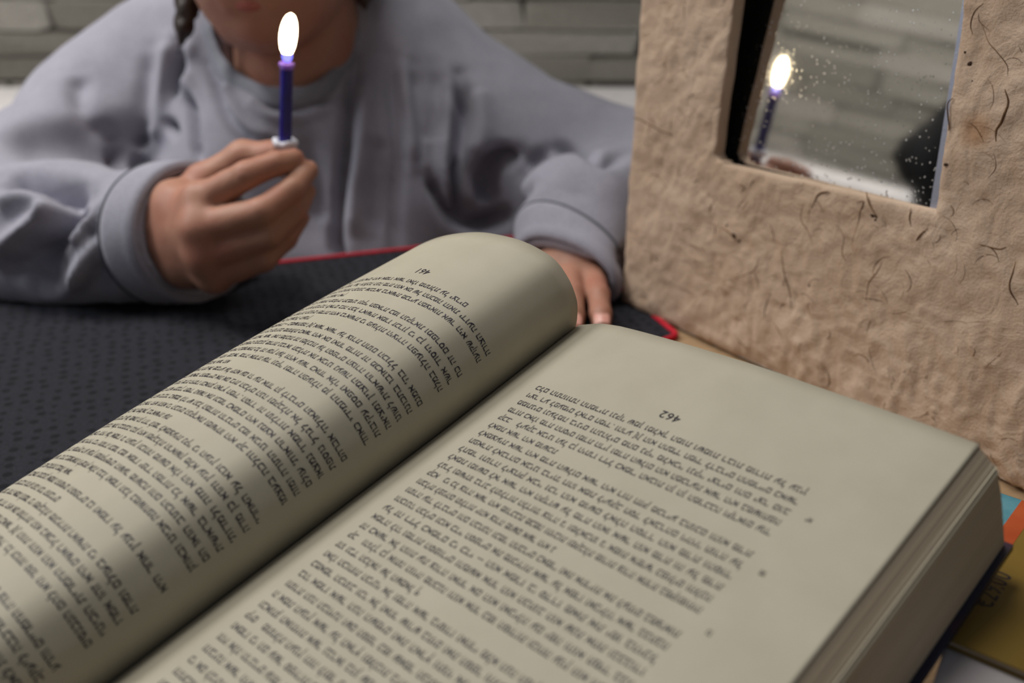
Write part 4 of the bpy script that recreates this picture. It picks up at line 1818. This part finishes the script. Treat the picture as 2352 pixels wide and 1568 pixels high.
# neckband: follows the opening
ring = []
for k in range(40):
    a = 2 * math.pi * k / 40
    ring.append(a)
nb_px = [(478, 70), (490, 110), (505, 145), (535, 180), (575, 205), (620, 222), (665, 228), (710, 218), (750, 196), (785, 160), (806, 120), (818, 70)]
front = []
for p in nb_px:
    h_ = sw.hit(*p)
    front.append(h_)
front = [f for f in front if f is not None]
nc = np.mean([front[0], front[-1]], axis=0)
backp = [np.array([-.128, .985, .182]), np.array([-.150, 1.015, .196]), np.array([-.19, 1.028, .200]), np.array([-.235, 1.015, .196]), np.array([-.268, .988, .182])]
ringp = front + backp
rp = np.array(ringp + ringp[:1])
loop = catmull(rp, 90)[:-1]
V, F = [], []
nl = len(loop)
axis_c = loop.mean(0)
for i, p in enumerate(loop):
    t = loop[(i + 1) % nl] - loop[i - 1]
    t /= np.linalg.norm(t)
    out_ = p - axis_c
    out_ = out_ - t * (out_ @ t)
    out_ /= np.linalg.norm(out_)
    up_ = np.cross(t, out_)
    if up_[2] < 0:
        up_ = -up_
    # band leans in towards the neck as it rises
    wv = up_ * 0.62 - out_ * 0.78
    nv_ = out_ * 0.62 + up_ * 0.78
    for k in range(12):
        a = 2 * math.pi * k / 12
        V.append(p + wv * 0.0078 * math.cos(a) + nv_ * (0.0026 * math.sin(a) + 0.0012))
for i in range(nl):
    for k in range(12):
        F.append((i * 12 + k, i * 12 + (k + 1) % 12, ((i + 1) % nl) * 12 + (k + 1) % 12, ((i + 1) % nl) * 12 + k))
nb = mesh_obj('neckband', V, F, MT['rib'], None, True)
adopt(nb, person)

# ---- body (one continuous skin surface: head, neck, torso, arms, hands)
bf = Field((-0.60, 0.60, -0.34), (0.24, 1.20, 0.44), 0.0024)
for a, b, ra, rb in CLOTH:
    bf.add(P3(a), P3(b), max(ra - .036, .02), max(rb - .036, .02), 0.03)
for a_, b_, r_ in CUTS:
    bf.add(a_, b_, r_, r_, .01, cut=True)
bf.add(EL1, CF1 - ax1 * .03, .030, .023, .02)
bf.add(EL2, MD2, .028, .024, .02)
bf.add(MD2 - np.array([0, 0, .014]), CF2 - ax2 * .02, .022, .012, .02)
# chest and neck behind the opening
bf.add(A3(660, 175, .928), A3(655, 120, .945), .044, .040, .03)
NK0, NK1 = np.array([-.187, .985, .10]), np.array([-.192, .925, .235])
bf.add(NK0, NK1, .056, .052, .02)
# head
fv = np.array([-.03, -.94, -.34]); fv /= np.linalg.norm(fv)
rv = np.cross(fv, [0, 0, 1.0]); rv /= np.linalg.norm(rv)
uv = np.cross(rv, fv)
RH = np.array([rv, fv, uv])
HC = np.array([-.203, .902, .277])
hp = lambda x, y, z: HC + rv * x + fv * y + uv * z
bf.ell(hp(0, -.018, .035), (.074, .092, .078), .02, R=RH)
bf.ell(hp(0, .020, -.030), (.062, .062, .068), .03, R=RH)
bf.ell(hp(0, .030, -.066), (.050, .044, .034), .025, R=RH)
bf.add(hp(0, .058, -.092), hp(0, .066, -.086), .016, .013, .022)         # chin
for sx in (-1, 1):
    bf.add(hp(sx * .050, -.01, -.052), hp(sx * .022, .050, -.090), .018, .013, .022)   # jaw
    bf.ell(hp(sx * .036, .060, -.018), (.020, .016, .018), .02, R=RH)                  # cheek
    bf.ell(hp(sx * .074, -.012, -.004), (.007, .015, .026), .006, R=RH)                # ear
    bf.ell(hp(sx * .030, .082, .016), (.013, .008, .007), .008, cut=True, R=RH)        # eye socket
    bf.add(hp(sx * .014, .079, .032), hp(sx * .046, .066, .030), .0040, .004, .010)     # brow
    bf.add(hp(sx * .009, .090, -.028), hp(sx * .006, .096, -.026), .0065, .006, .006)  # nostril wing
bf.add(hp(0, .082, .018), hp(0, .102, -.020), .0065, .0085, .012)         # nose
for sx in (-1, 1):
    bf.add(hp(sx * .021, .0785, .0225), hp(sx * .040, .0725, .0215), .0038, .0034, .003)   # upper eyelid
bf.add(hp(-.020, .073, -.050), hp(.020, .073, -.050), .0065, .0065, .008)  # upper lip
bf.add(hp(-.016, .074, -.060), hp(.016, .074, -.060), .0070, .0070, .006)  # lower lip

# right hand (left of the picture) pinching the candle
def chain(F_, pts, k=0.004):
    for (a, ra), (b, rb) in zip(pts[:-1], pts[1:]):
        F_.add(a, b, ra, rb, k)


dZ = 0.0
W1_ = A3(392, 535, .752)
bf.add(CF1 - ax1 * .035, W1_, .0235, .0235, .02)
mcp = [A3(462, 462, .700), A3(462, 525, .694), A3(472, 583, .700), A3(492, 632, .712)]
rad = [.0125, .0125, .012, .011]
for m_, r_ in zip(mcp, rad):
    bf.add(W1_, m_, .0215, r_ + .001, .010)
for i in range(3):
    bf.add(mcp[i], mcp[i + 1], rad[i] - .001, rad[i + 1] - .001, .008)
bf.add(A3(405, 470, .728), A3(430, 600, .735), .0185, .019, .012)
FING = [
    [(466, 460, .700, .0118), (566, 402, .684, .0094), (634, 376, .694, .0082), (676, 364, .702, .0070)],
    [(462, 525, .694, .0122), (602, 486, .681, .0094), (672, 434, .694, .0080), (709, 391, .707, .0068)],
    [(472, 583, .700, .0116), (618, 540, .690, .0090), (678, 488, .701, .0078), (704, 440, .713, .0066)],
    [(492, 632, .712, .0106), (606, 596, .702, .0082), (658, 548, .709, .0071), (692, 500, .718, .0061)],
]
for fg in FING:
    chain(bf, [(A3(x, y, z), r) for x, y, z, r in fg], .0025)
chain(bf, [(A3(425, 500, .742), .018), (A3(470, 420, .738), .0135), (A3(560, 358, .733), .0105), (A3(625, 358, .727), .0098), (A3(655, 372, .722), .0080)], .006)
# left hand resting on the mat
PM = CF2 - ax2 * .014
bf.add(CF2 - ax2 * .03, PM + np.array([0, 0, .0]), .0135, .0125, .01)
KN = [(1218, 612), (1262, 618), (1310, 626), (1366, 640)]
tipx = [(1180, 730), (1246, 755), (1316, 766), (1382, 757)]
fr2 = [.0078, .0084, .0084, .0076]
NAILS = []
for (kx, ky), (tx, ty), r_ in zip(KN, tipx, fr2):
    k3 = onz(kx, ky, .020)
    t3 = onz(tx, ty, .0030 + r_ * .8)
    m3 = (k3 + t3) / 2 + np.array([0, 0, .006])
    q3 = k3 * .2 + t3 * .8 + np.array([0, 0, .0035])
    bf.add(PM + np.array([0, 0, .002]), k3, .0125, r_ + .0012, .008)
    chain(bf, [(k3, r_ + .0008), (m3, r_), (q3, r_ * .93), (t3, r_ * .80)], .003)
    dr = (t3 - q3) / np.linalg.norm(t3 - q3)
    NAILS.append((q3 * .4 + t3 * .6, dr, r_))
tb = [PM + np.array([-.012, .0, .0]), onz(1165, 640, .014), onz(1120, 690, .012)]
chain(bf, [(tb[0], .0125), (tb[1], .0095), (tb[2], .0078)], .006)
BV, BF = bf.mesh()
BN = normals(BV, BF)
BV = BV + BN * (0.0003 * vnoise(BV, 120, 8))[:, None]
lowb = (BV[:, 2] < 0.0035) & ((BV @ tn - P0 @ tn) < 0.010) & (BV[:, 2] > -0.03)
BV[lowb, 2] = 0.0035
fast_mesh('body', BV, BF, MT['skin'], person)

for c_, dr, r_ in NAILS:
    up_ = np.array([0, 0, 1.0]) - dr * dr[2]
    up_ /= np.linalg.norm(up_)
    sd = np.cross(dr, up_)
    V, F = [], []
    for i in range(7):
        for j in range(7):
            a, b = (i / 6 - .5) * 2, (j / 6 - .5) * 2
            w_ = r_ * .68 * a * math.sqrt(max(0, 1 - .35 * b * b))
            V.append(c_ + sd * w_ + dr * (b * r_ * .72) + up_ * (r_ * .86 * math.sqrt(max(0.05, 1 - (a * .62) ** 2)) + 0.0002))
    for i in range(6):
        for j in range(6):
            F.append((i * 7 + j, (i + 1) * 7 + j, (i + 1) * 7 + j + 1, i * 7 + j + 1))
    adopt(mesh_obj('fingernail', V, F, MT['nail'], None, True), person)

# lips, eyes
LV, LF = [], []
for z, r, w_, drop in ((-.0500, .0040,   .0240, .0022), (-.0590, .0054, .0215, -.0010)):
    pts, rad_ = [], []
    for t in np.linspace(-1, 1, 15):
        pts.append(hp(w_ * t, .0795 - .010 * t * t, z - drop * t * t))
        rad_.append(r * (1 - .8 * t * t) + .0004)
    V, F = tube(pts, rad_, 10)
    b0 = len(LV)
    LV += list(V)
    LF += [tuple(i + b0 for i in f) for f in F]
lips = adopt(mesh_obj('lips', LV, LF, MT['lips'], None, True), person)
for sx in (-1, 1):
    V, F = tube([hp(sx * .014, .0855, .0300), hp(sx * .024, .0860, .0345), (hp(sx * .036, .0800, .0345)), hp(sx * .047, .0690, .0300)], [.0012, .0020, .0018, .0008], 8)
    adopt(mesh_obj('eyebrow', V, F, MT['hair'], None, True), person)
lips['label'] = 'reddish closed lips'
for sx in (-1, 1):
    e = hp(sx * .030, .0665, .016)
    bm = bmesh.new()
    bmesh.ops.create_uvsphere(bm, u_segments=16, v_segments=10, radius=.0112)
    for v in bm.verts:
        v.co += Vector(e.tolist())
    adopt(bm_obj('eye', bm, MT['eyewhite'], None, True), person)
    bm = bmesh.new()
    bmesh.ops.create_uvsphere(bm, u_segments=12, v_segments=8, radius=.0048)
    for v in bm.verts:
        v.co += Vector((e + fv * .0068 - uv * .0040).tolist())
    adopt(bm_obj('iris', bm, MT['iris'], None, True), person)

# hair: crown, back and locks in front of the shoulders
hf = Field((-.34, .78, .06), (-.06, 1.06, .44), .0036)
hf.ell(hp(0, -.020, .044), (.083, .097, .083), .01, R=RH)
hf.ell(hp(0, -.062, -.030), (.074, .056, .085), .03, R=RH)
for sx in (-1, 1):
    hf.add(hp(sx * .066, .010, .040), hp(sx * .078, -.012, -.060), .022, .016, .02)
hf.ell(hp(0, .085, -.020), (.056, .075, .082), .006, cut=True, R=RH)
hf.add(NK0 + np.array([0, -.02, -.03]), NK1 + np.array([0, -.03, 0]), .060, .058, .004, cut=True)
for sx, pts in ((-1, [(444, -150, .895, .016), (446, -60, .885, .014), (432, 10, .872, .0090), (422, 60, .868, .0062), (410, 118, .872, .0022)]),
                (1, [(840, -150, .90, .015), (842, -60, .895, .010), (838, -10, .89, .006), (836, 22, .888, .002)])):
    chain(hf, [(A3(x, y, z), r) for x, y, z, r in pts], .006)
HV, HF = hf.mesh()
HN = normals(HV, HF)
ang = np.arctan2(HV[:, 1] - HC[1], HV[:, 0] - HC[0])
HV = HV + HN * (0.0016 * np.sin(ang * 46 + 3 * vnoise(HV, 14, 3)))[:, None]
hair = fast_mesh('hair', HV, HF, MT['hair'], person)
hair['label'] = 'long dark brown hair'

# trousers (below the table)
tf = Field((-.42, .52, -.80), (.12, 1.24, -.22), .008)
tf.add((-.23, 1.05, -.27), (-.11, 1.05, -.27), .115, .115, .03)
for sx in (-1, 1):
    hx, kx = -.17 + sx * .075, -.17 + sx * .12
    tf.add((hx, 1.05, -.275), (kx, .66, -.275), .070, .055, .03)
    tf.add((kx, .66, -.275), (kx, .70, -.70), .053, .040, .02)
sl, (X, Y, Z) = tf.sub((-.5, 1.0, -.8), (.2, 1.3, -.3))
tf.a[sl] = np.maximum(tf.a[sl], (-.338 - Z) + 0 * X + 0 * Y)
TV, TF = tf.mesh()
tr_ = fast_mesh('trousers', TV, TF, MT['trousers'], person)
for sx in (-1, 1):
    ff = Field((-.17 + sx * .12 - .07, .52, -.785), (-.17 + sx * .12 + .07, .80, -.64), .006)
    ff.add((-.17 + sx * .12, .74, -.735), (-.17 + sx * .12, .60, -.750), .038, .030, .02)
    ff.add((-.17 + sx * .12, .71, -.70), (-.17 + sx * .12, .71, -.735), .040, .038, .02)
    sl, (X, Y, Z) = ff.sub((-1, 0, -1), (1, 2, 0))
    ff.a[sl] = np.maximum(ff.a[sl], (-.7795 - Z) + 0 * X + 0 * Y)
    fV, fF = ff.mesh()
    fast_mesh('shoe', fV, fF, MT['black'], person)

# ================================================================== BLACK CHAIR, added out of view for the dark reflection in the mirror
chm = Matrix.Translation((-0.86, 0.41, -0.78))
chair = empty('added_reflection_chair', chm)
tag(chair, 'black high-backed padded chair added out of view to make the dark shape in the mirror', 'chair')
half = [(.205, .50), (.225, .70), (.232, .86), (.285, .90), (.298, .935), (.265, .97), (.236, 1.02), (.212, 1.10), (.186, 1.20), (.150, 1.27)]
outl = [(y, z) for y, z in half] + [(-y, z) for y, z in half[::-1]]
bm = bmesh.new()
a = [bm.verts.new((-.25, y, z)) for y, z in outl]
b = [bm.verts.new((-.20, y, z)) for y, z in outl]
bm.faces.new(a)
bm.faces.new(b[::-1])
for i in range(len(outl)):
    i2 = (i + 1) % len(outl)
    bm.faces.new((a[i], b[i], b[i2], a[i2]))
bmesh.ops.recalc_face_normals(bm, faces=bm.faces)
bmesh.ops.bevel(bm, geom=bm.edges[:], offset=.012, segments=3, affect='EDGES')
bm_obj('backrest', bm, MT['black'], chair, True)
box_obj('seat', (-.20, -.22, .40), (.22, .22, .46), MT['black'], chair, .02, 3, True)
box_obj('back_support', (-.29, -.04, .42), (-.25, .04, .80), MT['metal'], chair, .008, 2)
for sy in (-1, 1):
    box_obj('armrest', (-.18, sy * .25 - .03, .62), (.10, sy * .25 + .03, .65), MT['black'], chair, .010, 3, True)
    box_obj('armrest_post', (-.06, sy * .25 - .012, .43), (-.02, sy * .25 + .012, .62), MT['metal'], chair, .004, 2)
V, F = lathe([(.026, .10), (.026, .34), (.04, .36), (.04, .40)], 16)
mesh_obj('column', V, F, MT['metal'], chair, True)
for k in range(5):
    w = 2 * math.pi * k / 5 + .3
    V, F = tube([(0, 0, .11), (.14 * math.cos(w), .14 * math.sin(w), .095), (.27 * math.cos(w), .27 * math.sin(w), .065)], [.022, .017, .013], 10)
    leg = mesh_obj('leg', V, F, MT['metal'], chair, True)
    V, F = lathe([(.012, -.028), (.026, -.022), (.028, 0), (.026, .022), (.012, .028)], 14)
    cx_, cy_ = .27 * math.cos(w), .27 * math.sin(w)
    V = [(cx_ + x, cy_ + z, .0285 + y) for x, y, z in V]
    mesh_obj('caster', V, F, MT['black'], leg, True)
